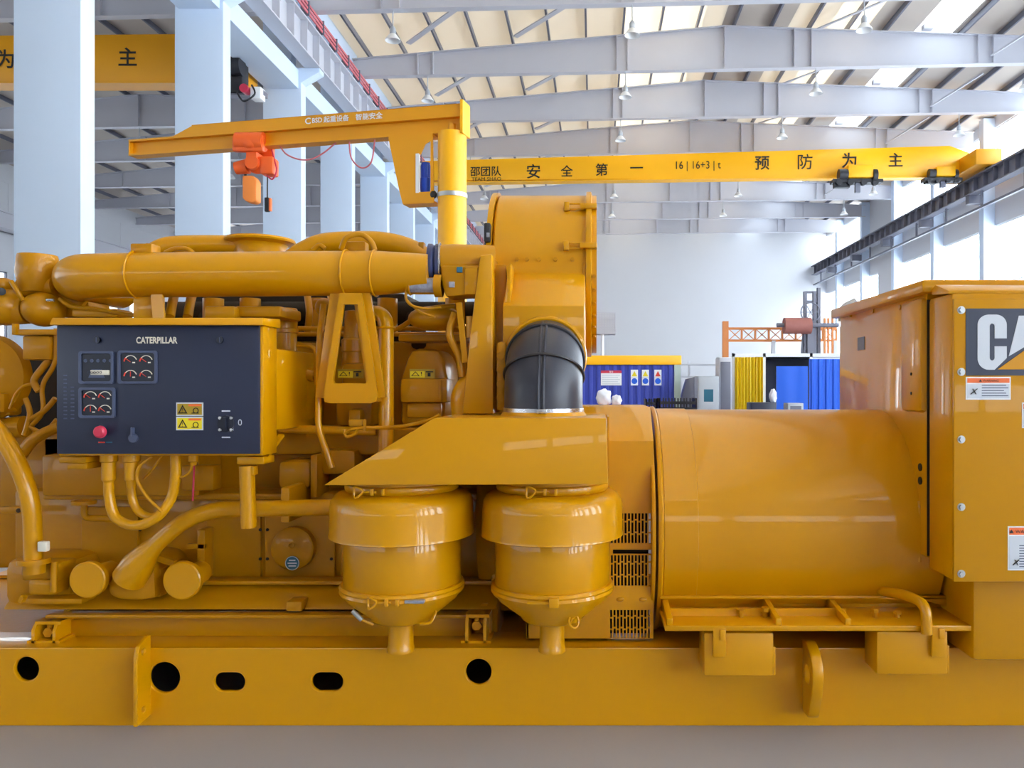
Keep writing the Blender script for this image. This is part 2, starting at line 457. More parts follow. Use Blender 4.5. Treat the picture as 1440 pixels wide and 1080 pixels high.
for i in range(len(RYs)-1):
    for z0, z1, b in ((1.1, 10.3, 'tall lower'), (13.0, 15.5, 'upper')):
        y0, y1 = RYs[i]+0.25, RYs[i+1]-0.25
        if i < 6: y0 += 0.95; y1 -= 0.95
        if i == 14: (y0, y1) = (58.6, 60.35) if z0 < 5 else (54.4, 55.0)
        n += 1; mb = MB(MULL); xm = RX+0.12
        mb.box(xm-0.05, xm+0.05, y0, y0+0.07, z0, z1); mb.box(xm-0.05, xm+0.05, y1-0.07, y1, z0, z1)
        mb.box(xm-0.05, xm+0.05, y0, y1, z0, z0+0.07); mb.box(xm-0.05, xm+0.05, y0, y1, z1-0.07, z1)
        if y1-y0 > 3:
            mb.box(xm-0.03, xm+0.03, (y0+y1)/2-0.035, (y0+y1)/2+0.035, z0, z1)
            if z0 < 5:
                for z in (4.0, 7.2): mb.box(xm-0.025, xm+0.025, y0, y1, z-0.03, z+0.03)
        w = mb.build('window_%d' % n); tag(w, '%s window in the %s bay of the window wall' % (b, ORD[i]), 'window', kind='structure')
        MB(CLEAR if i < 6 else PALEG).box(xm-0.006, xm+0.006, y0+0.05, y1-0.05, z0+0.05, z1-0.05).build('pane', w)
mb = MB(BEAMD); x = 20.2
mb.box(x-0.3, x+0.3, 14, 71.5, 12.7, 12.78); mb.box(x-0.25, x+0.25, 14, 71.5, 11.94, 12.0); mb.box(x-0.02, x+0.02, 14, 71.5, 12.0, 12.7)
for k in range(56): mb.box(x-0.26, x+0.26, 14.5+1.02*k, 14.54+1.02*k, 12.0, 12.7)
mb.box(x-0.08, x+0.08, 14, 71.5, 11.02, 11.14)
for k in range(14): mb.box(x-0.05, x+0.05, 16+4.1*k, 16.1+4.1*k, 11.1, 11.97)
for y in RYs[:-1]: mb.box(x-0.2, 20.745, y-0.2, y+0.2, 11.5, 11.96)
tag(mb.build('crane_runway'), 'grey ribbed steel crane runway along the bright window wall', 'crane runway')

mb = MB(ENDW)  # unseen end wall added to keep open daylight off the machine front
mb.box(-40, 24, -30.4, -30, 0, 3.0); mb.box(-40, 24, -30.4, -30, 6.5, 16.9); mb.box(-40, -35, -30.39, -30.01, 2.99, 6.51); mb.box(-13, 1, -30.39, -30.01, 2.99, 6.51); mb.box(-24.4, -23.6, -30.39, -30.01, 2.99, 6.51)
mb.box(17.8, 24, -30.39, -30.01, 2.99, 6.51)
for k in range(2): mb.box(6.2+5.8*k, 6.8+5.8*k, -30.39, -30.01, 2.99, 6.51)
struct(mb, 'wall_front_added', 'unseen end wall added behind the camera to hold back light', 'wall')
for k, (xa, xb) in enumerate(((-35, -24.4), (-23.6, -13), (1, 6.2), (6.8, 12.0), (12.6, 17.8))):  # unseen windows added to throw fill light on machine and column fronts
    n += 1; mb = MB(MULL)
    for q0, q1, q2, q3 in ((xa, xa+.08, 3, 6.5), (xb-.08, xb, 3, 6.5), (xa, xb, 3, 3.08), (xa, xb, 6.42, 6.5), ((xa+xb)/2-.04, (xa+xb)/2+.04, 3, 6.5)):
        mb.box(q0, q1, -30.25, -30.15, q2, q3)
    w = tag(mb.build('window_%d' % n), 'unseen window added for fill light in the end wall, %s of five' % ORD[k], 'window', kind='structure')
    MB(GLASS).box(xa+.05, xb-.05, -30.206, -30.194, 3.05, 6.45).build('pane', w)
# ---- outer wall of the side bay, with its windows
mb = MB(WALLM)
mb.box(-37.3, -37.0, -30, 72, 0, 1.2); mb.box(-37.3, -37.0, -30, 72, 9, 12.6); mb.box(-37.3, -37.0, -30, 72, 14.6, 16); mb.box(-37.3, -37.0, -30, -29, 0, 16)
for k in range(-8, 9): mb.box(-37.29, -37.01, 20+5.9*k, 21.2+5.9*k, 0, 16)
mb.box(-37.27, -37.03, 38.3, 71.9, 12.58, 14.62)
struct(mb, 'wall_left', 'wall with windows behind the side bay', 'wall')
for k in range(-8, 8):  # unseen windows in the bays towards the camera are added to light the columns
    for z0, z1 in ((1.2, 9), (12.6, 14.6)):
        if z0 > 5 and k >= 3: continue
        n += 1; y0, y1 = 21.2+5.9*k, 25.9+5.9*k; mb = MB(BEAMD)
        for a, b, c, d in ((y0, y0+.08, z0, z1), (y1-.08, y1, z0, z1), (y0, y1, z0, z0+.08), (y0, y1, z1-.08, z1), ((y0+y1)/2-.04, (y0+y1)/2+.04, z0, z1)):
            mb.box(-37.2, -37.1, a, b, c, d)
        w = tag(mb.build('window_%d' % n), '%s window in bay %s of the side bay wall' % ('upper' if z0 > 5 else 'lower', ORD[k+8]), 'window', kind='structure')
        MB(GLASS).box(-37.156, -37.144, y0+.05, y1-.05, z0+.05, z1-.05).build('pane', w)
mb = MB(BEAM); mb.box(-36.2, -35.7, 20, 71, 11.4, 12.3); mb.box(-36.4, -35.5, 20, 71, 12.3, 12.36); mb.box(-36.4, -35.5, 20, 71, 11.34, 11.4)
tag(mb.build('crane_runway'), 'grey crane runway along the far outer wall of the side bay', 'crane runway')

# ---- pendant lamps under the girders
def lamp_proto():
    t = thing('pendant_lamp', (0, 0, 0), 'x', 'lamp', 'high bay pendant lamps')
    MB(GREYC).cyl((0, 0, 0.25), (0, 0, 1.05), 0.02, seg=8).build('rod', t)
    MB(GREYC).lathe([(0.05, 0.5), (0.1, 0.42), (0.11, 0.25), (0.06, 0.2)], (0, 0, 0), seg=16).build('ballast', t)
    MB(WHITE).lathe([(0.07, 0.26), (0.14, 0.2), (0.25, 0.05), (0.27, 0.0), (0.26, 0.0), (0.13, 0.18), (0.05, 0.23)], (0, 0, 0), seg=24).build('lamp_shade', t)
    return t
L0 = None
wx = {-7.0: 'towards the column side', 1.35: 'left of the ridge', 9.2: 'right of the ridge', 17.6: 'near the window wall'}
for i in range(0, 6):
    for x in wx:
        if i == 0 and x == 17.6: continue
        lab = 'white high bay lamp under the %s main roof girder, %s' % (ORD[i], wx[x])
        loc = (x, FY[i]+KS*x, 13.82)
        if L0 is None: L0 = lamp_proto(); L0.location = loc; L0['label'] = lab
        else: dup(L0, loc, lab)
for i, x in ((2, -23.0), (3, -21.0)):
    dup(L0, (x, FY[i]+KS*x, 13.82), 'white high bay lamp under the %s girder of the side bay' % ORD[i])

# ================================================================== CRANES
yc = 42.2
def zc(py): return CZ-(py-CY)*yc/F
def xc(px): return (px-CX)*yc/F
t = thing('overhead_crane', (5.5, yc, 11.9), 'long bright yellow overhead bridge crane girder with Chinese lettering spanning the main bay', 'crane')
mb = MB(CRANE)
mb.prism([(-9.3, 13.0), (19.0, 12.78), (20.0, 13.3), (20.0, 14.0), (18.8, 14.45), (-9.3, 14.05)], 'y', -0.02, 0.55, 0.02)
mb.box(-9.3, 19.0, -0.06, 0.6, 12.86, 12.9); mb.move((0, yc, 0)).shear(KS); mb.build('girder', t)
mb = MB(CRANEO); mb.box(19.3, 20.6, -1.8, 2.2, 12.95, 13.75, 0.05); mb.mat(BLACK)
for y in (-1.3, 1.7): mb.cyl((20.1, y, 12.98), (20.3, y, 12.98), 0.2)
mb.move((0, yc, 0)).shear(KS); mb.build('end_carriage', t)
mb = MB(INK)
for s, px, py, w in (('安', 750, 240, 19), ('全', 797, 240, 17), ('第', 846, 239, 17), ('一', 895, 237, 18), ('预', 1069, 233, 20), ('防', 1128, 232, 20), ('为', 1188, 231, 20), ('主', 1251, 231, 19)):
    mb.text(s, (xc(px), -0.045, zc(py)), w=w*yc/F, bold=0.004 if s == '防' else 0.012)
mb.text('邵团队', (xc(682), -0.045, zc(239)), w=44*yc/F, bold=0.01)
mb.text('TEAM SHAO', (xc(683), -0.045, zc(250)), w=42*yc/F, h=5*yc/F)
mb.text('16 | 16+3 | t', (xc(981), -0.045, zc(236)), w=62*yc/F, h=14*yc/F)
mb.move((0, yc, 0)).shear(KS); mb.build('lettering', t)
def trolley(px, py, label, s=1.0):
    y = 41.2+KS*8; x = (px-CX)*y/F; z = CZ-(py-CY)*y/F
    t = thing('hoist_trolley', (x, y, z), label, 'hoist', 'hoists on the yellow bridge crane')
    MB(CRANE).box(x-0.55*s, x+0.75*s, y-0.25, y+0.3, z-0.02, z+0.62*s, 0.04).build('cover', t)
    mb = MB(BLACK); mb.cyl((x-1.0*s, y, z+0.15), (x-0.55*s, y, z+0.15), 0.3*s); mb.cyl((x+0.75*s, y, z+0.1), (x+0.98*s, y, z+0.1), 0.34*s)
    mb.build('motor', t)
    mb = MB(BLACK); mb.box(x-1.3*s, x+1.3*s, y-0.1, y+0.5, z-0.25, z-0.08)
    for dx in (-1.0, -0.4, 0.3, 0.9): mb.cyl((x+dx*s, y-0.15, z-0.25), (x+dx*s, y+0.1, z-0.25), 0.16*s, seg=14)
    mb.box(x-1.2*s, x-0.4*s, y, y+0.3, z-0.5*s, z-0.25)
    mb.box(x-0.3, x+0.3, y+0.3, y+1.1, 12.74, 12.865); mb.build('frame', t)
    mb = MB(BEAMD); mb.box(x-0.1, x+0.15, y, y+0.2, z-0.75*s, z-0.2); mb.build('hook_block', t)
trolley(1206, 250, 'large yellow hoist trolley under the lettering of the bridge crane')
trolley(1326, 248, 'small yellow hoist trolley at the window end of the bridge crane', 0.75)
# side bay crane
yl = 26.5
t = thing('overhead_crane', (-24, yl, 12.0), 'amber bridge crane girder in the side bay, behind the white columns', 'crane')
mb = MB(CRANEO); mb.prism([(-35.3, 12.1), (-12.4, 12.0), (-11.9, 12.5), (-11.9, 13.5), (-12.4, 13.7), (-35.3, 13.5)], 'y', yl, yl+0.6, 0.02)
mb.box(-35.3, -12.4, yl-0.05, yl+0.65, 12.0, 12.06); mb.build('girder', t)
mb = MB(CRANEO); mb.box(-12.8, -11.9, yl-1.2, yl+1.3, 12.0, 12.6, 0.04); mb.build('end_carriage', t)
mb = MB(INK); mb.text('主', (XA(180, yl), yl-0.02, ZA(80, yl)), w=26*yl/F, bold=0.015); mb.text('为', (XA(8, yl), yl-0.02, ZA(83, yl)), w=25*yl/F, bold=0.015)
mb.build('lettering', t)
y = 25.9; x = XA(334, y); z = ZA(120, y)
t = thing('hoist_trolley', (x, y, z-0.3), 'dark hoist with a red lamp at the end of the side bay crane', 'hoist')
mb = MB(BLACK); mb.box(x-0.3, x+0.25, y-0.2, y+0.3, z-0.3, z+0.9, 0.05); mb.cyl((x-0.1, y-0.3, z+0.5), (x+0.3, y-0.3, z+0.5), 0.3); mb.build('body', t)
mb = MB(BEAMD); mb.box(x-0.9, x+0.9, y-0.1, y+0.25, z-0.35, z-0.2); mb.build('frame', t)
MB(REDP).cyl((XA(350, y), y-0.4, ZA(130, y)), (XA(350, y), y-0.1, ZA(130, y)), 0.14).build('lamp', t)
MB(WHITE).box(XA(357, y), XA(372, y), y-0.3, y+0.1, ZA(143, y), ZA(126, y), 0.04).build('control_box', t)
mb = MB(BLACK); mb.tube(smooth([(x+0.1, y-0.3, z-0.3), (x+0.35, y-0.35, z-0.65), (x+0.7, y-0.3, z-0.4), (x+0.6, y-0.3, z-0.1)]), 0.03, 8); mb.build('cable', t)

# ---- jib crane behind the machine
yj = 11.0; pj = XA(636, yj); rj = 0.2
jd = (Vector((XA(187, 12.1), 12.1, 0))-Vector((pj, yj, 0))).normalized()
t = thing('jib_crane', (pj, yj, 0), 'yellow jib crane on a round post standing behind the engine', 'crane')
zt = ZA(183, yj)
mb = MB(CRANE); mb.cyl((pj, yj, 0), (pj, yj, zt-0.05), rj, seg=40); mb.cyl((pj, yj, 0), (pj, yj, 0.06), 0.42, seg=40)
mb.build('post', t)
zr = ZA(276, yj)
MB(ZINC).lathe([(rj+0.004, -0.03), (rj+0.012, -0.03), (rj+0.012, 0.03), (rj+0.004, 0.03)], (pj, yj, zr), seg=40, caps=False).build('ring', t)
Mj = Matrix.Translation((pj, yj, 0)) @ Matrix.Rotation(math.atan2(jd.y, jd.x)-PI, 4, 'Z')   # local -x runs out along the arm
La = 5.25
def jl(mb): mb.V = [Mj @ v for v in mb.V]; return mb
zl = ZA(187, yj); zu = ZA(149, yj); zm = ZA(166, yj)
mb = MB(CRANEO)
# lower I beam and the tapered upper stiffening beam
mb.box(-La, 0.19, -0.012, 0.012, zl+0.0, zm); mb.box(-La, 0.19, -0.09, 0.09, zl-0.02, zl+0.01); mb.box(-La, 0.19, -0.09, 0.09, zm-0.015, zm+0.015)
mb.box(-La, -La+0.02, -0.09, 0.09, zl, zm)
mb.prism([(-La+0.72, zm), (0.19, zm), (0.19, zu), (-La+0.42+0.72, zu)], 'y', -0.075, -0.055)
mb.prism([(-La+0.72, zm), (0.19, zm), (0.19, zu), (-La+0.42+0.72, zu)], 'y', 0.055, 0.075)
mb.box(-La+1.1, 0.19, -0.075, 0.075, zu-0.012, zu)
jl(mb).build('arm', t)
mb = MB(CRANE); mb.box(0.17, 0.21, -0.14, 0.14, zl-0.05, zu+0.03); jl(mb).build('end_plate', t)
def jx(px): return (px-636)*yj/F
mb = MB(CRANEO)
yb = -0.12
mb.plate([[(jx(545), ZA(191, yj)), (jx(612), ZA(191, yj)), (jx(614), ZA(287, yj)), (jx(567), ZA(286, yj)), (jx(562), ZA(268, yj))],
          [(jx(588), ZA(218, yj)), (jx(588), ZA(271, yj)), (jx(609), ZA(271, yj)), (jx(609), ZA(200, yj)), (jx(601), ZA(204, yj)), (jx(594), ZA(218, yj))]], 'y', yb-0.01, yb+0.01)
mb.box(jx(567), jx(614), yb, 0.1, ZA(287, yj), ZA(284, yj)); mb.box(jx(546), jx(612), yb, 0.1, ZA(192, yj), ZA(189, yj))
mb.bar((jx(545), 0, ZA(191, yj)), (jx(562), 0, ZA(268, yj)), 0.2, 0.02); mb.bar((jx(562), 0, ZA(268, yj)), (jx(567), 0, ZA(286, yj)), 0.2, 0.02)
jl(mb).build('bracket_plate', t)
mb = MB(WHITE); mb.box(jx(587), jx(592), yb-0.02, yb+0.02, ZA(272, yj), ZA(217, yj)); jl(mb).build('sensor_strip', t)
mb = MB(BLUEM); xm_ = jx(596)
mb.lathe([(0.03, 0.46), (0.062, 0.45), (0.062, 0.24), (0.075, 0.23), (0.08, 0.1), (0.07, 0.02), (0.05, 0)], (xm_, 0.0, ZA(272, yj)), seg=20)
for k in range(8):
    a = PI/4*k; mb.box(xm_+0.062*math.cos(a)-0.006, xm_+0.062*math.cos(a)+0.006, 0.062*math.sin(a)-0.006, 0.062*math.sin(a)+0.006, ZA(272, yj)+0.22, ZA(272, yj)+0.42)
jl(mb).build('slewing_motor', t)
mb = MB(BLACK); mb.ball((jx(612), -0.1, ZA(275, yj)), 0.05, 0.05, 0.06, 10, 8); jl(mb).build('bearing_roller', t)
mb = MB(CRANEO); mb.cyl((0, 0, zt-0.08), (0, 0, zl+0.12), 0.06); jl(mb).build('pivot_pin', t)
mb = MB(WHITE)
def jlx(px):
    x = 0.0
    for _ in range(8):
        v = Mj @ Vector((x, -0.08, 0)); x += (px-(CX+v.x*F/v.y))*v.y/F
    return x
zt_ = (zm+zu)/2+0.005
for tx, p0, p1, h in (('C', 429, 437, 9), ('BSD', 439, 453, 7), ('起重设备', 455, 491, 9), ('智能安全', 500, 538, 9)):
    xa_, xb_ = jlx(p0), jlx(p1); mb.text(tx, ((xa_+xb_)/2, -0.079, zt_), w=xb_-xa_, h=h*yj*1.05/F, bold=0.02)
jl(mb).build('lettering', t)
# chain hoist under the arm
def jp(px, py, dy=0.0):
    """a point under the arm, at the distance the arm has there"""
    x = 0.0
    for _ in range(6):
        v = Mj @ Vector((x, 0, 0)); x += (px-(CX+v.x*F/v.y))*v.y/F
    v = Mj @ Vector((x, 0, 0)); return Vector((v.x, v.y+dy, CZ-(py-CY)*v.y/F))
o_ = jp(356, 286); sc_ = o_.y/F
t = thing('chain_hoist', o_, 'orange electric chain hoist hanging under the yellow jib arm', 'hoist')
c = jp(357, 205)
mb = MB(HOIST); mb.cyl(c+Vector((-0.2, -0.11, 0.02)), c+Vector((0.2, -0.11, 0.02)), 0.14, seg=20)
mb.box(c.x-0.24, c.x+0.22, c.y-0.2, c.y-0.1, c.z-0.14, c.z+0.1, 0.03); mb.box(c.x-0.15, c.x+0.25, c.y+0.1, c.y+0.18, c.z-0.14, c.z+0.06, 0.03)
mb.ball(c+Vector((0.02, -0.2, 0)), 0.12, 0.05, 0.1)
mb.box(c.x-0.05, c.x+0.1, c.y-0.15, c.y+0.15, c.z-0.27, c.z-0.13); mb.build('trolley', t)
c = jp(360, 234)
mb = MB(HOIST); mb.cyl(c+Vector((-0.3, 0, -0.03)), c+Vector((-0.12, 0, 0.0)), 0.09, 0.11, 20); mb.ball(c+Vector((0.02, 0, 0.02)), 0.16, 0.13, 0.13)
mb.cyl(c+Vector((0.0, -0.16, 0.02)), c+Vector((0.0, 0, 0.02)), 0.1); mb.box(c.x+0.1, c.x+0.3, c.y-0.12, c.y+0.12, c.z-0.14, c.z+0.12, 0.03)
mb.build('motor_body', t)
c = jp(355, 268)
mb = MB(HOISTB); mb.prism([(c.x-0.11, c.z+0.2), (c.x+0.05, c.z+0.2), (c.x+0.1, c.z+0.13), (c.x+0.1, c.z-0.17), (c.x+0.05, c.z-0.2), (c.x-0.06, c.z-0.18), (c.x-0.11, c.z-0.13)], 'y', c.y-0.1, c.y+0.08, 0.02)
mb.build('chain_bag', t)
a, b = jp(376, 244), jp(377, 297)
mb = MB(BLACK); mb.tube(smooth([jp(374, 240), a, jp(376, 262), jp(376, 280)]), 0.01, 8); mb.build('control_cable', t)
mb = MB(BLACK); mb.box(b.x-0.045, b.x+0.02, b.y-0.03, b.y+0.03, b.z-0.01, b.z+0.2, 0.01); mb.mat(ORNG); mb.box(b.x+0.02, b.x+0.05, b.y-0.03, b.y+0.03, b.z, b.z+0.19, 0.008)
mb.build('control_pendant', t)
mb = MB(REDP); mb.tube(smooth([jp(382, 210), jp(386, 225), jp(389, 240), jp(383, 252), jp(375, 246)]), 0.012, 8); mb.build('power_loop', t)
mb = MB(BLACK); mb.tube(smooth([jp(345, 243), jp(345, 249)]), 0.02, 8); mb.build('chain', t)
mb = MB(PINK); mb.tube(smooth([jp(394, 206), jp(403, 217), jp(420, 224), jp(437, 224), jp(455, 215), jp(473, 200)]), 0.011, 8)
tag(mb.build('festoon_cable'), 'dark red cable sagging under the jib arm beside the chain hoist', 'cable')
mb = MB(PINK); mb.tube(smooth([jp(491, 197), jp(494, 222), jp(508, 236), jp(522, 228), jp(527, 196)]), 0.011, 8)
tag(mb.build('festoon_cable'), 'dark red cable loop under the jib arm beside the bracket plate', 'cable')

# ================================================================== THINGS AT THE FAR END
Y = 20.0
t = thing('tool_container', (0.5, Y, 0), 'blue site container with a yellow roof band and white safety notices', 'container')
x0, x1 = -2.4, XA(948, Y); zt = ZA(500, Y); zb = ZA(513, Y)
mb = MB(BLUED); mb.box(x0, x1, Y, Y+2.4, 0.08, zb)
for k in range(22):
    x = x0+0.1+k*(x1-x0-0.2)/21; mb.box(x-0.05, x+0.05, Y-0.025, Y, 0.15, zb, 0.01)
mb.build('body', t)
MB(CRANE).box(x0-0.05, x1+0.18, Y-0.08, Y+2.5, zb, zt, 0.015).build('roof_band', t)
MB(PALE).box(x1, x1+0.16, Y-0.04, Y+0.2, 0, zb).build('corner_post', t)
s = Y/F
def notice(px0, px1, py0, py1, name, head, label):
    a, b, c, d = XA(px0, Y), XA(px1, Y), ZA(py1, Y), ZA(py0, Y); yy = Y-0.04
    mb = MB(WHITE); mb.box(a, b, yy, yy+0.012, c, d)
    return mb, a, b, c, d, yy-0.003
mb, a, b, c, d, yy = notice(845, 874, 521, 542, 'notice', REDP, '')
mb.mat(REDP); mb.box(a, b, yy, yy+0.003, d-0.07, d); mb.mat(WHITE); mb.text('警告', ((a+b)/2, yy-0.002, d-0.035), h=0.05)
mb.mat(SIGNR)
for k in range(5): mb.box(a+0.03, b-0.04-0.05*(k % 2), yy, yy+0.003, c+0.03+0.055*k, c+0.05+0.055*k)
tag(mb.build('notice_board', t), 'white board with a red heading')
for px, top, word in ((892, LEMON, '!'), (907.5, LEMON, '!'), (925, REDM, 'X')):
    mb, a, b, c, d, yy = notice(px-5, px+5, 520, 542, 'sign', top, '')
    xm_ = (a+b)/2
    mb.mat(top); mb.prism([(a+0.02, d-0.17), (b-0.02, d-0.17), (xm_, d-0.03)], 'y', yy, yy+0.003)
    mb.mat(BLUEP); mb.prism(circ(xm_, c+0.11, 0.075, 20), 'y', yy, yy+0.003); mb.mat(SIGNR); mb.box(a, b, yy, yy+0.003, c+0.19, c+0.205)
    mb.build('safety_sign', t)
# in front of the container
Y = 17.5
x, z = XA(847, Y), 0.0
mb = MB(TRUSS); mb.box(XA(834, Y), XA(886, Y), Y-0.3, Y+0.5, 1.12, 1.3)
for k in range(5): mb.box(XA(834, Y)+0.02, XA(886, Y)-0.02, Y-0.32+0.17*k, Y-0.24+0.17*k, 1.0, 1.12)
for a in (0.03, 0.72): mb.box(XA(834, Y)+a, XA(834, Y)+a+0.08, Y-0.3, Y+0.5, 0, 1.0)
tag(mb.build('work_table'), 'low wooden bench in front of the blue container', 'table')
def bag(cx, cz, rx, rz, label, Yb, seed):
    rnd = random.Random(seed); bm = bmesh.new(); bmesh.ops.create_icosphere(bm, subdivisions=3, radius=1)
    for v in bm.verts:
        k = 1+0.16*math.sin(5*v.co.x+seed)*math.sin(6*v.co.z+1)+0.05*rnd.uniform(-1, 1)
        v.co = Vector((v.co.x*rx*k, v.co.y*rx*0.7*k, max(v.co.z*rz*k, -rz*0.8)))
    mb = MB(BAG); mb.bm(bm, Matrix.Translation((cx, Yb, cz))); return tag(mb.build('plastic_bag'), label, 'bag')
bag(XA(849, Y), 1.3+0.165, 0.17, 0.2, 'larger crumpled white plastic bag on the bench by the blue container', Y, 1)
bag(XA(867, Y), 1.3+0.106, 0.11, 0.13, 'smaller crumpled white plastic bag on the bench by the blue container', Y-0.05, 2)
def crate(px0, px1, py0, Yc, label):
    a, b, zt = XA(px0, Yc), XA(px1, Yc), ZA(py0, Yc); mb = MB(BLACK)
    d = 0.6; nz = max(3, int(zt/0.12))
    for k in range(nz+1): mb.box(a, b, Yc, Yc+0.02, k*zt/nz-0.0 if k else 0, min(zt, k*zt/nz+0.05), 0); mb.box(a, b, Yc+d, Yc+d+0.02, k*zt/nz, min(zt, k*zt/nz+0.05))
    nx = max(2, int((b-a)/0.12))
    for k in range(nx+1): x = a+(b-a-0.03)*k/nx; mb.box(x, x+0.03, Yc, Yc+0.02, 0, zt); mb.box(x, x+0.03, Yc+d, Yc+d+0.02, 0, zt)
    mb.box(a, a+0.02, Yc, Yc+d, 0, zt); mb.box(b-0.02, b, Yc, Yc+d, 0, zt); mb.box(a, b, Yc, Yc+d, 0.02, 0.06)
    tag(mb.build('mesh_crate'), label, 'crate', 'black mesh crates')
crate(908, 924, 561, 16.0, 'narrow black mesh crate in front of the blue container')
crate(927, 980, 560, 16.0, 'wide black mesh crate beside the corner of the blue container')
# cabinets and partitions
Y = 19.0
def cab(px0, px1, py0, Yc, m, name, label, cat, dep=0.6, extra=None):
    a, b, zt = XA(px0, Yc), XA(px1, Yc), ZA(py0, Yc)
    t = thing(name, ((a+b)/2, Yc, 0), label, cat)
    MB(m).box(a, b, Yc, Yc+dep, 0.05, zt, 0.012).build('body', t)
    if extra: extra(t, a, b, zt, Yc)
    mb = MB(BEAMD); mb.box(a+0.02, b-0.02, Yc+0.03, Yc+dep-0.03, 0, 0.05); mb.build('plinth', t)
    return t
def cab_extra(t, a, b, zt, Yc):
    h = MB(GREYC); h.box(a+0.02, b-0.02, Yc-0.02, Yc, 0.1, zt-0.03, 0.005); d = h.build('door', t)
    MB(TEAL).box(a+0.15, b-0.14, Yc-0.024, Yc-0.018, zt-0.62, zt-0.32).build('window', d)
    MB(STEEL).box(b-0.07, b-0.05, Yc-0.04, Yc-0.02, 0.9, 1.05).build('handle', d)
cab(981, 1011, 529, Y, GREYC, 'metal_cabinet', 'light grey metal cabinet right of the blue container', 'cabinet', 0.6, cab_extra)
cab(1011.5, 1029, 503, Y+0.3, BEAM, 'electrical_cabinet', 'tall grey cabinet beside the yellow curtain', 'cabinet', 0.6, lambda t, a, b, zt, Yc: MB(BEAMD).box(a+0.03, b-0.03, Yc-0.015, Yc, 0.2, zt-0.1, 0.004).build('door', t))
mb = MB(BEAMD); mb.prism(pp([(958, 700), (958, 560), (966, 533), (980, 529), (980, 700)], 20.8), 'y', 20.8, 21.2, 0.01); mb.V = [Vector((v.x, v.y, max(v.z, 0))) for v in mb.V]
tag(mb.build('grey_panel'), 'dark grey slanted panel leaning behind the black crates', 'panel')
mb = MB(SIGNR); Yf = 24.0
for py in (513, 530): mb.bar((XA(955, Yf), Yf, ZA(py, Yf)), (XA(1030, Yf), Yf, ZA(py, Yf)), 0.05, 0.05)
for px in (957, 969, 1013): mb.bar((XA(px, Yf), Yf, 0), (XA(px, Yf), Yf, ZA(508, Yf)), 0.06, 0.06)
tag(mb.build('safety_railing'), 'pale railing behind the grey cabinets', 'railing')
# spray booth with curtain
Y = 20.5
a, b, zt = XA(1030, Y), XA(1200, Y), ZA(497, Y)
t = thing('spray_booth', ((a+b)/2, Y, 0), 'white framed booth with a dark opening behind the blue panels', 'booth')
mb = MB(WHITE); fr = 0.07
for x in (a, XA(1073, Y), XA(1139, Y), b-fr): mb.box(x, x+fr, Y, Y+fr, 0, zt)
mb.box(a, b, Y, Y+fr, zt-0.09, zt); mb.box(a, a+fr, Y+2.6, Y+2.6+fr, 0, zt); mb.box(b-fr, b, Y+2.6, Y+2.6+fr, 0, zt); mb.box(a, b, Y+2.6, Y+2.6+fr, zt-0.09, zt)
mb.build('frame', t)
mb = MB(NAVYD); mb.box(XA(1075, Y), b, Y+1.6, Y+1.65, 0, zt-0.09); mb.box(XA(1075, Y), b, Y+0.1, Y+2.6, zt-0.09, zt-0.05); mb.box(XA(1075, Y), XA(1075, Y)+0.04, Y+0.1, Y+1.6, 0, zt-0.1); mb.build('lining', t)
mb = MB(SIGNR); mb.box(XA(1141, Y), b-fr, Y+0.02, Y+0.04, zt-0.4, zt-0.1); mb.build('transom_panel', t)
mb = MB(CURT); n_ = 60; vs = []; x0, x1 = XA(1032, Y)+0.02, XA(1072, Y); zt2 = zt-0.1
vs = []; fs = []
for k in range(n_+1):
    x = x0+(x1-x0)*k/n_; yy = Y-0.05+0.035*math.sin(k*0.9)+0.012*math.sin(k*2.3)
    vs += [(x, yy, 0.05), (x, yy, zt2), (x, yy+0.006, zt2), (x, yy+0.006, 0.05)]
for k in range(n_):
    for q in range(4): fs.append([4*k+q, 4*k+(q+1) % 4, 4*k+4+(q+1) % 4, 4*k+4+q])
mb.raw(vs, fs); tag(mb.build('yellow_curtain'), 'pleated yellow curtain hanging in the white booth frame', 'curtain')
def corr(px0, px1, py0, Yc, label, amp, per):
    a, b, zt = XA(px0, Yc), XA(px1, Yc), ZA(py0, Yc); n_ = int((b-a)/per*6); vs = []; fs = []
    for k in range(n_+1):
        x = a+(b-a)*k/n_; q = [0, 0, 1, 1, 1, 0][k % 6]*amp
        vs += [(x, Yc-q, 0), (x, Yc-q, zt), (x, Yc-q+0.03, zt), (x, Yc-q+0.03, 0)]
    for k in range(n_):
        for q in range(4): fs.append([4*k+q, 4*k+(q+1) % 4, 4*k+4+(q+1) % 4, 4*k+4+q])
    fs += [[0, 1, 2, 3], [4*n_, 4*n_+1, 4*n_+2, 4*n_+3]]
    mb = MB(BLUEP); mb.raw(vs, fs); tag(mb.build('blue_panel'), label, 'panel', 'blue sheet panels')
corr(1138, 1196, 505, 18.6, 'tall corrugated blue panel against the generator cabinet edge', 0.03, 0.17)
corr(1092, 1136, 515, 18.2, 'shorter flat blue panel in front of the dark booth opening', 0.008, 0.4)
bag(XA(1087, 17.25), 1.377+0.136, 0.085, 0.17, 'white bag standing on the dark blue tool chest', 17.25, 5)
Yb = 17.0
cab(1056, 1092, 566, Yb, NAVY, 'tool_chest', 'dark blue tool chest below the shorter blue panel', 'chest', 0.5, lambda t, a, b, z, yc_: [MB(BLUED).box(a+0.02, b-0.02, yc_-0.015, yc_, 0.1+0.25*k, 0.32+0.25*k, 0.004).build('drawer', t) for k in range(4)])
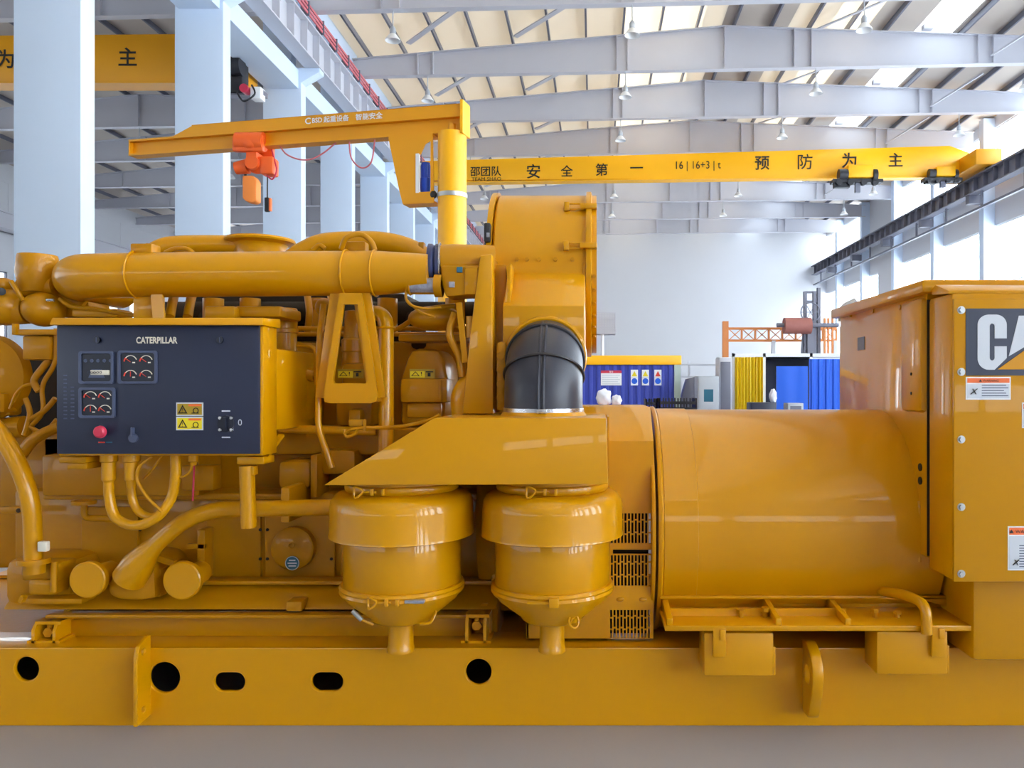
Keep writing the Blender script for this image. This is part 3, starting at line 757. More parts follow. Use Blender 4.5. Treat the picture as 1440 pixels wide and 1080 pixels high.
cab(1108, 1130, 567, Yb, GREYC, 'control_box', 'small grey box in front of the shorter blue panel', 'box', 0.4, lambda t, a, b, z, yc_: MB(BEAMD).box(a+0.05, b-0.05, yc_-0.012, yc_, z-0.3, z-0.06).build('door', t))
# orange lattice gantry
Y = 34.0
t = thing('lattice_gantry', (XA(1020, Y), Y, 0), 'orange lattice girder on a post in front of the far wall', 'gantry')
mb = MB(TRUSS); mb.box(XA(1016, Y), XA(1024, Y), Y-0.12, Y+0.12, 0, ZA(452, Y)); tag(mb.build('post', t))
mb = MB(TRUSS); za, zb_ = ZA(462, Y), ZA(479, Y); xa, xb = XA(1024, Y), XA(1176, Y)
for z in (za, zb_): mb.box(xa, xb, Y-0.05, Y+0.05, z-0.05, z+0.05)
nn = 8
for k in range(nn):
    p, q = xa+(xb-xa)*k/nn, xa+(xb-xa)*(k+1)/nn
    mb.box(q-0.04, q+0.04, Y-0.04, Y+0.04, zb_, za); mb.bar((p, Y, za), (q, Y, zb_), 0.035, 0.035); mb.bar((p, Y, zb_), (q, Y, za), 0.035, 0.035)
mb.build('lattice_girder', t)
mb = MB(SIGNR); mb.box(XA(1085, Y), XA(1090, Y), Y-0.08, Y+0.08, 0, zb_); mb.box(XA(1172, Y), XA(1177, Y), Y-0.08, Y+0.08, 0, zb_); mb.build('leg', t)
Y = 33.0
t = thing('cable_winder', (XA(1140, Y), Y, 0), 'rusty drum and spoked wheel on a steel mast by the lattice gantry', 'winder')
mb = MB(RUST); mb.cyl((XA(1100, Y), Y-0.3, ZA(459, Y)), (XA(1137, Y), Y-0.3, ZA(459, Y)), 0.34, seg=28); mb.build('drum', t)
mb = MB(BEAMD); mb.cyl((XA(1090, Y), Y-0.3, ZA(458, Y)), (XA(1176, Y), Y-0.3, ZA(458, Y)), 0.09); mb.build('shaft', t)
mb = MB(BEAMD)
for px, top in ((1132, 410), (1145, 410), (1151, 405)): mb.box(XA(px, Y)-0.06, XA(px, Y)+0.06, Y-0.1, Y+0.1, 0, ZA(top, Y))
for py in (411, 424): mb.box(XA(1132, Y), XA(1151, Y), Y-0.06, Y+0.06, ZA(py, Y)-0.04, ZA(py, Y)+0.04)
mb.box(XA(1134, Y), XA(1142, Y), Y-0.2, Y+0.2, 0, ZA(450, Y)); mb.bar((XA(1118, Y), Y, 0), (XA(1131, Y), Y, ZA(455, Y)), 0.08, 0.08)
mb.build('mast', t)
mb = MB(BEAMD); c = Vector((XA(1137, Y), Y-0.3, ZA(440, Y))); mb.ring(c, (0, 1, 0), 0.4, 0.03)
for k in range(6):
    a_ = PI/3*k; mb.bar(c, c+Vector((math.cos(a_), 0, math.sin(a_)))*0.4, 0.03, 0.03)
mb.build('wheel', t)
mb = MB(TRUSS)
for px in (1157, 1162, 1168): mb.box(XA(px, Y)-0.04, XA(px, Y)+0.04, Y-0.3, Y-0.22, 0, ZA(448, Y))
mb.build('guide_bar', t)
# wire basket on a pole
Y = 24.0
t = thing('wire_basket', (XA(848, Y), Y, 0), 'white wire mesh basket on a thin pole above the blue container', 'basket')
MB(WHITE).cyl((XA(847, Y), Y, 0), (XA(847, Y), Y, ZA(469, Y)), 0.05, seg=12).build('pole', t)
mb = MB(BEAM); a, b, c_, d_ = XA(835, Y), XA(865, Y), ZA(469, Y), ZA(441, Y)
for yy in (Y-0.3, Y+0.3):
    for k in range(9): x = a+(b-a)*k/8; mb.box(x-0.014, x+0.014, yy-0.014, yy+0.014, c_, d_)
    for k in range(7): z = c_+(d_-c_)*k/6; mb.box(a, b, yy-0.014, yy+0.014, z-0.014, z+0.014)
for x in (a, b):
    for k in range(7): z = c_+(d_-c_)*k/6; mb.box(x-0.009, x+0.009, Y-0.3, Y+0.3, z-0.009, z+0.009)
mb.box(a, b, Y-0.3, Y+0.3, c_-0.03, c_); mb.build('basket', t)

# ================================================================== THE GENERATOR SET
G = thing('generator_set', (0, 4.6, 0), 'large yellow diesel generator set with navy control panel and twin air cleaners', 'generator')
V3 = lambda x, y, z: Vector((x, y, z))
def part(mb, name, parent=None, label=None, ang=38):
    o = mb.build(name, parent or G, ang)
    if label: o['label'] = label
    return o
# ---- skid
Ys = 3.93
xs0, xs1, zs0, zs1 = -4.2, 3.9, 0.0, 0.392
def px2(px, py): return XA(px, Ys), ZA(py, Ys)
loops = [rect(xs0, xs1, zs0, zs1)]
for px, py, r in ((37, 941, 17), (231, 953, 21.5), (673, 945, 18)):
    x, z = px2(px, py); loops.append(circ(x, z, r*Ys/F, 36))
for a, b in ((301, 344), (438, 482)):
    x0, z0 = px2(a, 972); x1, z1 = px2(b, 946); loops.append(rrect(x0, x1, z0, z1, (z1-z0)/2-0.001, 8))
mb = MB(YEL)
mb.plate(loops, 'y', Ys, Ys+0.025, 0.006)
mb.box(xs0, xs1, Ys+0.004, Ys+0.26, zs1-0.022, zs1, 0.006); mb.box(xs0, xs1, Ys+0.004, Ys+0.26, 0.0, 0.022)
part(mb, 'skid_rail')
mb = MB(YEL); mb.box(xs0, xs1, 5.6, 5.64, 0, zs1); mb.box(xs0, xs1, 5.45, 5.6, zs1-0.02, zs1)
for x in (-4.0, -1.08, -0.25, 1.0, 2.4, 3.8): mb.box(x-0.05, x+0.05, Ys+0.26, 5.6, 0.03, zs1-0.05)
part(mb, 'skid_crossmember')
mb = MB(YEL2); mb.box(xs0, xs1, Ys+0.2, 5.5, 0.345, 0.365); part(mb, 'shade_deck')  # hidden plate added over the skid cavity to keep its holes dark
mb = MB(YEL2); mb.box(xs0, xs0+0.02, Ys+0.02, 5.6, 0.02, 0.36); mb.box(xs1-0.02, xs1, Ys+0.02, 5.6, 0.02, 0.36); part(mb, 'skid_end_plate')
# end plate fin on the skid
mb = MB(YEL); xf = -2.222
mb.plate([[(3.932, 0.055), (3.815, 0.045), (3.815, 0.385), (3.835, 0.43), (3.90, 0.455), (3.932, 0.455)], circ(3.868, 0.395, 0.016, 16), circ(3.868, 0.11, 0.016, 16)], 'x', xf-0.022, xf, 0.004)
part(mb, 'skid_lug')
# lifting eye
mb = MB(YEL); xe = XA(1128, Ys)
out = [tuple(p.xy) for p in smooth([V3(3.932, 0.435, 0), V3(3.87, 0.44, 0), V3(3.80, 0.415, 0), V3(3.752, 0.36, 0), V3(3.742, 0.29, 0), V3(3.76, 0.215, 0), V3(3.80, 0.14, 0), V3(3.83, 0.085, 0), V3(3.932, 0.08, 0)], 4)]
mb.plate([out, circ(3.845, 0.29, 0.045, 24)], 'x', xe, xe+0.055, 0.008)
part(mb, 'lifting_eye')
# ---- engine sub base, sump and crankcase
def pxbox(mb, px0, px1, py0, py1, Yf, dep, bev=0.01):
    return mb.box(XA(px0, Yf), XA(px1, Yf), Yf, Yf+dep, ZA(py1, Yf), ZA(py0, Yf), bev)
mb = MB(YEL2); pxbox(mb, 76, 690, 864, 902, 4.12, 1.1, 0.012); mb.box(XA(76, 4.12), XA(690, 4.12), 4.05, 4.13, ZA(866, 4.1), ZA(861, 4.1), 0.006)
mb.mat(DARK)
for px, py in ((249, 898), (469, 899)): mb.cyl(P(px, py, 4.118), P(px, py, 4.13), 0.009, seg=14)
part(mb, 'engine_base_rail')
mb = MB(YEL2)
mb.prism([(4.1, ZA(858, 4.1)), (4.14, ZA(846, 4.14)), (4.25, ZA(820, 4.25)), (5.2, ZA(820, 4.25)), (5.35, ZA(858, 4.1))], 'x', XA(12, 4.15), XA(700, 4.15), 0.012)
mb.box(XA(90, 4.2), XA(700, 4.2), 4.2, 4.3, ZA(823, 4.2), ZA(817, 4.2), 0.006)
pxbox(mb, 402, 424, 846, 860, 4.06, 0.1, 0.008)
part(mb, 'oil_pan')
Yb = 4.38
mb = MB(YEL2); pxbox(mb, 20, 700, 690, 822, Yb, 0.9, 0.015); pxbox(mb, 60, 700, 606, 694, Yb+0.12, 0.7, 0.015)
mb.box(XA(60, 4.3), XA(700, 4.3), 4.3, 4.5, ZA(703, 4.3), ZA(694, 4.3), 0.008)
mb.box(XA(380, 4.36), XA(660, 4.36), 4.36, 4.6, ZA(640, 4.36), ZA(600, 4.36), 0.02)
part(mb, 'crankcase')
for px0, px1 in ((290, 372), (372, 476), (478, 560), (115, 200)):
    mb = MB(YEL2); mb.plate([rrect(XA(px0+3, Yb), XA(px1-3, Yb), ZA(813, Yb), ZA(712, Yb), 0.02)], 'y', Yb-0.025, Yb, 0.004)
    part(mb, 'crankcase_cover')
for px, py in ((376, 745), (376, 786), (466, 745), (466, 786), (197, 745), (366, 745), (366, 786)):
    mb = MB(DARK); mb.cyl(P(px, py, Yb-0.034), P(px, py, Yb-0.02), 0.009, seg=8); part(mb, 'cover_bolt')
mb = MB(YEL2); c = P(410, 772, 4.3)
mb.lathe([(0.0, 0), (0.105, 0), (0.118, 0.01), (0.12, 0.1)], c, (0, 1, 0), 36); mb.ring(c+V3(0, -0.002, 0.02), (0, 1, 0), 0.014, 0.005, 16, 6)
cap = part(mb, 'round_cover')
c = P(411, 792, 4.295)
mb = MB(TEAL); mb.cyl(c, c+V3(0, 0.004, 0), 0.039, seg=28); mb.mat(SIGNR)
mb.ring(c+V3(0, -0.001, 0), (0, 1, 0), 0.037, 0.002, 28, 6)
for dz, w in ((0.016, 0.035), (0, 0.05), (-0.015, 0.04)): mb.box(c.x-w/2, c.x+w/2, c.y-0.002, c.y, c.z+dz-0.003, c.z+dz+0.003)
part(mb, 'sticker', cap, 'round teal sticker')
# feet of the engine
for px0, px1, py0 in ((38, 84, 876), (648, 690, 866)):
    mb = MB(YEL); a, b = XA(px0, 4.0), XA(px1, 4.0); z1 = ZA(py0, 4.0)
    for x in (a+0.03, b-0.03): mb.prism([(4.0, 0.392), (4.0, z1-0.04), (4.03, z1), (4.14, z1), (4.14, 0.392)], 'x', x-0.008, x+0.008)
    mb.box(a, b, 4.0, 4.16, 0.392, 0.405); mb.box(a+0.03, b-0.01, 4.02, 4.14, z1-0.015, z1)
    mb.prism([(a, 0.40), (a+0.05, 0.40), (b-0.03, z1+0.03), (b-0.06, z1+0.03), (a+0.03, z1-0.06)], 'y', 4.12, 4.14)
    o = part(mb, 'engine_foot')
    mb = MB(YEL2); mb.cyl(((a+b)/2, 4.05, z1-0.05), ((a+b)/2, 4.05, z1+0.0), 0.014, seg=12); mb.cyl(((a+b)/2, 4.03, z1-0.06), ((a+b)/2, 4.05, z1-0.06), 0.026, seg=6); part(mb, 'bolt', o)
# ---- low front: pumps, round caps, pipes
mb = MB(YEL2); pxbox(mb, 2, 100, 786, 856, 4.12, 0.6, 0.06); pxbox(mb, 30, 82, 792, 818, 4.04, 0.15, 0.015); pxbox(mb, 38, 76, 815, 838, 4.02, 0.15, 0.02)
mb.cyl(P(76, 790, 4.02), P(76, 832, 4.02), 0.016); mb.bar(P(34, 838, 4.02), P(30, 846, 4.02), 0.03, 0.02)
mb.box(XA(25, 4.05), XA(115, 4.05), 4.05, 4.2, ZA(850, 4.05), ZA(842, 4.05), 0.008)
part(mb, 'oil_pump_housing')
for px, py, r in ((122, 816, 25.5), (255, 817, 26.5)):
    mb = MB(YEL); mb.lathe([(0, 0), (r*4.0/F-0.006, 0), (r*4.0/F, 0.006), (r*4.0/F, 0.035), (r*2.6/F, 0.04), (r*2.4/F, 0.2)], P(px, py, 3.99), (0, 1, 0), 40)
    part(mb, 'filter_cap')
mb = MB(YEL2)
mb.prism(pp([(152, 838), (150, 825), (163, 795), (185, 786), (207, 790), (217, 800), (219, 842), (195, 846), (165, 844)], 4.05), 'y', 4.05, 4.4, 0.025)
pxbox(mb, 205, 226, 800, 840, 4.1, 0.25, 0.01); mb.bar(P(216, 782, 4.1), P(246, 792, 4.1), 0.03, 0.03)
part(mb, 'water_pump')
mb = MB(YEL); Yp = 3.98
pts = fillet([P(183, 812, 4.05), P(205, 778, 4.0), P(275, 717, Yp), P(480, 713, Yp+0.05)], 0.2, 8)
n_ = len(pts); mb.tube(pts, [0.085-0.043*min(1, k/(n_*0.42)) for k in range(n_)], 20); part(mb, 'coolant_pipe')
mb = MB(YEL2); mb.box(XA(400, 4.05), XA(412, 4.05), 4.0, 4.4, ZA(735, 4.0), ZA(686, 4.0), 0.006); part(mb, 'pipe_clip')
mb = MB(YEL); pts = fillet([P(-60, 560, 4.0), P(0, 603, 3.95), P(45, 693, 3.95), P(47, 790, 3.97)], 0.18, 8); mb.tube(pts, 0.042, 20); part(mb, 'lube_pipe')
mb = MB(YEL2); mb.lathe([(0.05, 0), (0.05, 0.05), (0.075, 0.05), (0.075, 0.075), (0.06, 0.075)], P(48, 806, 3.98), (0, 0, 1), 24); part(mb, 'pipe_flange')
mb = MB(CREAM); mb.box(XA(52, 3.9), XA(65, 3.9), 3.9, 3.93, ZA(776, 3.9), ZA(762, 3.9), 0.005); part(mb, 'paper_tag', None, 'small white tag')
# sloping drip spout under the panel
mb = MB(YEL); Yp = 3.84
mb.tube([P(347, 655, Yp), P(350, 742, Yp)], 0.036, 24); mb.box(XA(338, Yp), XA(376, Yp), Yp-0.04, Yp+0.09, ZA(652, Yp), ZA(641, Yp), 0.005)
mb.bar(P(372, 645, Yp), P(396, 612, Yp+0.15), 0.03, 0.012); mb.box(XA(338, Yp), XA(360, Yp), Yp-0.02, Yp+0.03, ZA(668, Yp), ZA(655, Yp), 0.006)
part(mb, 'drain_spout')
mb = MB(YEL2); pxbox(mb, 0, 30, 713, 723, 4.25, 0.05, 0.004); mb.mat(DARK); mb.cyl(P(26, 718, 4.245), P(26, 718, 4.26), 0.012, seg=12); part(mb, 'side_strap')
mb = MB(YEL2); mb.tube(fillet([P(118, 707, 4.2), P(118, 728, 4.2), P(160, 730, 4.2)], 0.03), 0.018, 12); mb.cyl(P(118, 709, 4.2), P(118, 704, 4.2), 0.06, seg=20)
part(mb, 'drain_valve')
mb = MB(YEL2); mb.box(XA(262, 4.2), XA(288, 4.2), 4.2, 4.22, ZA(772, 4.2), ZA(765, 4.2), 0.003); mb.box(XA(277, 4.2), XA(288, 4.2), 4.2, 4.3, ZA(815, 4.2), ZA(745, 4.2), 0.005)
part(mb, 'side_bracket')
# ---- control panel
Yc = 3.74
x0, x1, z0, z1 = XA(82, Yc), XA(366, Yc), ZA(638, Yc), ZA(458, Yc)
mb = MB(YEL); mb.box(x0-0.004, x1+0.012, Yc+0.004, Yc+0.17, z0-0.01, z1+0.004, 0.006)
mb.prism([(Yc-0.05, z1-0.0), (Yc-0.03, z1+0.035), (Yc+0.17, z1+0.045), (Yc+0.17, z1)], 'x', x0-0.01, x1+0.03, 0.004)
for px in (170, 330): mb.box(XA(px, Yc), XA(px, Yc)+0.12, Yc+0.17, Yc+0.75, z0+0.1, z1-0.1, 0.01)
panel = part(mb, 'control_panel')
MB(NAVY).box(x0, x1, Yc-0.012, Yc+0.006, z0, z1, 0.004).build('front_plate', panel)['label'] = 'dark navy front plate'
yf = Yc-0.012
def q(px, py): return XA(px, yf), ZA(py, yf)
def gauge_frame(px0, px1, py0, py1):
    a, d = q(px0, py0); b, c = q(px1, py1); mb = MB(GREYF)
    mb.plate([rrect(a, b, c, d, 0.012), rrect(a+0.012, b-0.012, c+0.012, d-0.012, 0.012)], 'y', yf-0.012, yf, 0.002)
    mb.mat(NAVYD); mb.box(a+0.008, b-0.008, yf-0.003, yf-0.001, c+0.008, d-0.008)
    return mb, a, b, c, d
mb, a, b, c, d = gauge_frame(112, 161, 494, 540)
mb.mat(CREAM); mb.box(a+0.055, a+0.145, yf-0.008, yf-0.002, (c+d)/2-0.035, (c+d)/2-0.012, 0.002); mb.mat(NAVY); mb.text('00000', ((a+b)/2-0.005, yf-0.009, (c+d)/2-0.023), w=0.07, h=0.012)
mb.mat(GREYF); mb.prism([(a+0.045, c+0.03), (b-0.045, c+0.03), (b-0.06, c+0.07), (a+0.06, c+0.07)], 'y', yf-0.006, yf-0.002)
for k in range(5): mb.mat(GREYF); mb.cyl((a+0.03+0.03*k, yf-0.006, d-0.045), (a+0.03+0.03*k, yf-0.002, d-0.045), 0.008, seg=12)
mb.build('display_module', panel)
for px0, px1, py0, py1 in ((167, 222, 493, 540), (112, 163, 545, 588)):
    mb, a, b, c, d = gauge_frame(px0, px1, py0, py1); 
    for i in (0, 1):
        for j in (0, 1):
            gx = a+(b-a)*(0.32+0.4*i); gz = c+(d-c)*(0.22+0.44*j)
            mb.mat(CREAM)
            arc = [(gx+0.03*math.cos(t_), yf-0.006, gz+0.03*math.sin(t_)) for t_ in [PI*(0.12+0.06*k) for k in range(13)]]
            mb.tube(arc, 0.0022, 6)
            mb.mat(REDM); mb.tube([(gx+0.03*math.cos(t_), yf-0.007, gz+0.03*math.sin(t_)) for t_ in [PI*(0.78+0.05*k) for k in range(5)]], 0.003, 6)
            an = PI*(0.5 if (i, j) == (0, 0) else 0.8); mb.bar((gx, yf-0.007, gz), (gx+0.025*math.cos(an), yf-0.007, gz+0.025*math.sin(an)), 0.003, 0.002)
            mb.mat(CREAM); mb.box(gx+0.008, gx+0.02, yf-0.006, yf-0.003, gz-0.006, gz)
    mb.build('gauge_cluster', panel)
x, z = q(146, 607); mb = MB(REDP); mb.lathe([(0.0, 0), (0.02, 0.001), (0.028, 0.008), (0.03, 0.02), (0.014, 0.024), (0.014, 0.045)], (x, yf-0.045, z), (0, 1, 0), 28)
mb.build('emergency_stop_button', panel)['label'] = 'red mushroom stop button'
mb = MB(REDM); x, z = q(146, 622); mb.box(x-0.025, x+0.005, yf-0.002, yf, z-0.003, z+0.003); mb.mat(TEAL); mb.box(x+0.01, x+0.04, yf-0.002, yf, z-0.002, z+0.002); mb.build('button_marking', panel)
mb = MB(CREAM); x, z = q(221, 478.5); mb.text('CATERPILLAR', (x, yf-0.001, z), w=58*yf/F, h=9.5*yf/F, bold=0.035); mb.build('lettering', panel)['label'] = 'pale maker lettering'
for py0, py1, m in ((566, 585, OLIVE), (586, 605, LEMON)):
    a, d = q(248, py0); b, c = q(286, py1); mb = MB(SIGNR); mb.box(a, b, yf-0.002, yf, c, d); mb.mat(m); mb.box(a+0.006, b-0.006, yf-0.004, yf-0.001, c+0.006, d-0.006)
    mb.mat(ORNG); mb.box(a+0.06, b-0.008, yf-0.005, yf-0.002, d-0.018, d-0.008)
    mb.mat(INK); mb.plate([[(a+0.01, c+0.012), (a+0.055, c+0.012), (a+0.032, d-0.012)], [(a+0.018, c+0.017), (a+0.047, c+0.017), (a+0.032, d-0.021)]], 'y', yf-0.0055, yf-0.004)
    mb.text('!', (a+0.032, yf-0.005, c+0.028), h=0.02); mb.ring(((a+b)/2+0.03, yf-0.005, c+0.026), (0, 1, 0), 0.012, 0.002, 18, 5); mb.box(a+0.075, b-0.02, yf-0.0055, yf-0.004, c+0.012, c+0.016)
    mb.build('warning_sticker', panel)
x, z = q(318, 596); mb = MB(NAVYD); mb.prism(circ(x, z, 0.04, 24), 'y', yf-0.006, yf); mb.bar((x, yf-0.014, z-0.03), (x, yf-0.014, z+0.03), 0.012, 0.016)
mb.build('selector_switch', panel)
for dx in (-0.026, 0.028):
    for dz in (-0.028, 0.028):
        MB(STEEL).lathe([(0, 0), (0.007, 0.0), (0.01, 0.006), (0.01, 0.01)], (x+dx, yf-0.012, z+dz), (0, 1, 0), 14).build('indicator_stud', panel)
mb = MB(SIGNR); x, z = q(338, 594); mb.text('0', (x, yf-0.002, z), h=0.03); 
for px, py in ((318, 578), (318, 615)):
    x, z = q(px, py); mb.box(x-0.02, x+0.02, yf-0.002, yf, z-0.003, z+0.003)
mb.build('switch_marking', panel)
x, z = q(188, 607); mb = MB(GREYF); mb.box(x-0.006, x+0.006, yf-0.02, yf, z-0.02, z+0.02, 0.003); mb.cyl((x, yf-0.008, z-0.03), (x, yf, z-0.03), 0.022, seg=18); mb.build('toggle_switch', panel)
mb = MB(GREYF)
for r_ in range(12):
    for c_ in (92, 102):
        if r_ < 3 and c_ == 102: continue
        x, z = q(c_, 528+5.5*r_); mb.box(x-0.008, x+0.008, yf-0.002, yf, z-0.003, z+0.003)
mb.build('indicator_marking', panel)
for px, py in ((137, 478), (310, 478)):
    x, z = q(px, py); mb = MB(NAVYD); mb.cyl((x, yf-0.008, z), (x, yf, z), 0.016, seg=18); mb.mat(GREYF); mb.box(x-0.002, x+0.002, yf-0.01, yf-0.007, z-0.012, z+0.012); mb.build('quarter_turn_lock', panel)
# conduits and cables under the panel
Yk = 3.83; zt = z0
zt = ZA(640, Yk)
for px in (153, 185):
    mb = MB(YEL); c = P(px, 640, Yk); mb.lathe([(0.04, 0), (0.04, -0.03), (0.032, -0.035), (0.032, -0.12), (0.024, -0.13), (0.022, -0.16)], c, (0, 0, 1), 20); part(mb, 'conduit_fitting')
for px in (247, 272):
    mb = MB(YEL); c = P(px, 640, Yk); mb.lathe([(0.024, 0), (0.024, -0.03), (0.015, -0.035), (0.014, -0.05)], c, (0, 0, 1), 16); part(mb, 'conduit_fitting')
mb = MB(YEL); mb.tube(smooth([P(153, 672, Yk), P(154, 700, Yk), P(163, 728, Yk), P(190, 739, Yk-0.02), P(220, 728, Yk-0.03), P(241, 700, Yk), P(247, 668, Yk), P(247, 648, Yk)], 8), 0.024, 14); part(mb, 'conduit_hose')
mb = MB(YEL); mb.tube(smooth([P(185, 674, Yk+0.03), P(186, 700, Yk+0.03), P(196, 720, Yk+0.03), P(215, 727, Yk+0.01), P(232, 716, Yk+0.02), P(243, 700, Yk+0.05)], 8), 0.02, 14); part(mb, 'conduit_hose')
mb = MB(YEL2); mb.tube(smooth([P(213, 642, Yk), P(197, 655, Yk-0.03), P(193, 675, Yk-0.03), P(208, 700, Yk-0.04), P(228, 720, Yk-0.04)], 8), 0.008, 10); part(mb, 'cable')
mb = MB(YEL2); mb.tube(smooth([P(228, 640, Yk), P(214, 660, Yk), P(202, 673, Yk+0.04)], 6), 0.006, 8); mb.tube(smooth([P(271, 652, Yk), P(266, 664, Yk), P(254, 671, Yk), P(247, 664, Yk)], 6), 0.007, 8); part(mb, 'cable')
mb = MB(REDP); mb.tube(smooth([P(273, 655, Yk+0.1), P(272, 680, Yk+0.1), P(271, 704, Yk+0.1)], 4), 0.005, 8); part(mb, 'signal_wire', None, 'thin pink signal wire')
mb = MB(YEL2)
for px, w in ((111, 18), ): mb.box(XA(92, Yk), XA(130, Yk), Yk-0.05, Yk+0.1, ZA(650, Yk), ZA(641, Yk), 0.006); mb.box(XA(100, Yk), XA(128, Yk), Yk-0.03, Yk+0.1, ZA(659, Yk), ZA(650, Yk), 0.004)
part(mb, 'panel_bracket')
for px0, px1, py0, py1, Yq, dp, bv in ((58, 280, 640, 698, 4.25, 0.3, 0.015), (255, 300, 655, 690, 4.2, 0.1, 0.01), (390, 436, 648, 688, 4.22, 0.2, 0.03), (436, 446, 640, 700, 4.2, 0.2, 0.01), (448, 500, 632, 668, 4.28, 0.2, 0.03)):
    mb = MB(YEL2); pxbox(mb, px0, px1, py0, py1, Yq, dp, bv); part(mb, 'side_cover')
# ---- cylinder heads along the bank
def head(px, full):
    Yh = 4.32; w = 29
    mb = MB(YEL2)
    if full == 'pot':
        mb.prism(pp([(px-31, 600), (px-31, 545), (px-30, 515), (px-22, 492), (px+10, 492), (px+23, 505), (px+25, 545), (px+24, 600)], Yh), 'y', Yh, Yh+0.35, 0.05)
        pxbox(mb, px-33, px+18, 545, 573, Yh-0.03, 0.3, 0.012); pxbox(mb, px-20, px+10, 575, 606, Yh-0.06, 0.3, 0.02)
        c = P(px-5, 498, Yh+0.12); k = Yh/F
        mb.lathe([(19*k, 0), (17.5*k, 8*k), (17*k, 30*k), (19*k, 31*k), (19*k, 36*k), (18*k, 37*k), (18*k, 64*k), (17*k, 66*k), (0, 66*k)], c, (0, 0, 1), 28)
        mb.cyl(P(px+20, 525, Yh+0.05), P(px+38, 530, Yh+0.05), 0.03, seg=12)
    elif full == 'mid':
        pxbox(mb, px-26, px+27, 545, 600, Yh+0.03, 0.35, 0.03); pxbox(mb, px-18, px+20, 510, 545, Yh+0.05, 0.3, 0.03)
        c = P(px, 515, Yh+0.15); k = Yh/F
        mb.lathe([(17*k, 0), (15*k, 20*k), (17*k, 22*k), (17*k, 38*k), (14*k, 40*k), (12*k, 80*k), (0, 82*k)], c, (0, 0, 1), 24)
        pxbox(mb, px-8, px+10, 575, 602, Yh-0.04, 0.2, 0.02)
    else:
        mb.prism(pp([(px-34, 600), (px-32, 560), (px-33, 531), (px-24, 505), (px-18, 490), (px+22, 490), (px+33, 508), (px+36, 531), (px+34, 560), (px+32, 600)], Yh), 'y', Yh, Yh+0.35, 0.04)
        pxbox(mb, px-32, px+34, 532, 566, Yh-0.05, 0.3, 0.012); pxbox(mb, px-24, px+26, 566, 588, Yh-0.02, 0.3, 0.015)
        pxbox(mb, px+22, px+26, 535, 565, Yh-0.06, 0.03, 0.004)
    return part(mb, 'cylinder_head')
head(405, 'pot'); h2 = head(497, 'mid'); h3 = head(595, 'dome')
for hd, px, Yq in ((h2, 492, 4.355), (h3, 593, 4.305)):
    a, b, c, d = XA(px-17, Yq), XA(px+19, Yq), ZA(532, Yq), ZA(519, Yq)
    mb = MB(OLIVE); mb.box(a, b, Yq-0.004, Yq, c, d); mb.mat(LEMON); mb.box(a+0.004, a+0.085, Yq-0.006, Yq-0.003, c+0.004, d-0.012)
    mb.mat(INK); mb.text('△!', (a+0.04, Yq-0.006, (c+d)/2), w=0.06, h=0.026); mb.box(a+0.09, b-0.01, Yq-0.006, Yq-0.003, d-0.018, d-0.012); mb.box(b-0.04, b-0.025, Yq-0.006, Yq-0.003, c+0.01, c+0.03)
    mb.build('warning_sticker', hd)['label'] = 'olive and yellow warning sticker'
# valley deck, and ducts painted dark for the shade under the main pipe
mb = MB(YEL2); mb.box(XA(90, 4.7), XA(690, 4.7), 4.85, 5.4, ZA(606, 4.7), ZA(478, 4.72), 0.03)
for px in (120, 210, 300, 352, 450, 545, 640): mb.cyl(P(px, 470, 4.75), P(px, 420, 4.75), 0.06, seg=16)
part(mb, 'engine_block')
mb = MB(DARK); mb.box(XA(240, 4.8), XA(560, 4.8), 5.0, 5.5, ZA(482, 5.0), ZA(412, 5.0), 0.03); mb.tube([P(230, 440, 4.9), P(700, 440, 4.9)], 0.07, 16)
for px in (285, 385, 475, 575): mb.tube(smooth([P(px, 440, 4.9), P(px+12, 456, 4.8), P(px+14, 485, 4.7)], 4), 0.045, 12)
part(mb, 'shade_dark_manifold', None, 'dark brown manifold ducts, coloured for the shade under the main pipe')
mb = MB(YEL2)
for y_, py in ((4.55, 470), (4.5, 462)): mb.tube([P(385, py, y_), P(690, py, y_)], 0.014, 10)
mb.tube(fillet([P(418, 486, 4.3), P(436, 486, 4.3), P(444, 492, 4.3), P(444, 540, 4.35)], 0.05), 0.012, 10)
mb.tube(smooth([P(640, 430, 4.25), P(600, 436, 4.25), P(560, 462, 4.35), P(520, 470, 4.4)]), 0.014, 10)
part(mb, 'fuel_rail')
mb = MB(YEL2)
for px in (432, 465): 
    mb.tube(smooth([P(px, 415, 4.6), P(px+3, 440, 4.55), P(px, 470, 4.6)]), 0.02, 10)
mb.cyl(P(442, 428, 4.3), P(462, 428, 4.3), 0.03, seg=14); mb.ball(P(455, 432, 4.28), 0.045, 0.045, 0.05)
part(mb, 'injector_pipe')
mb = MB(YEL); mb.tube(fillet([P(455, 428, 4.22), P(452, 455, 4.2), P(450, 470, 4.15), P(447, 600, 4.1), P(467, 658, 4.1)], 0.06, 5), 0.017, 14); part(mb, 'vent_pipe')
mb = MB(YEL); mb.tube([P(372, 602, 4.25), P(530, 607, 4.25)], 0.024, 14); part(mb, 'drain_pipe')
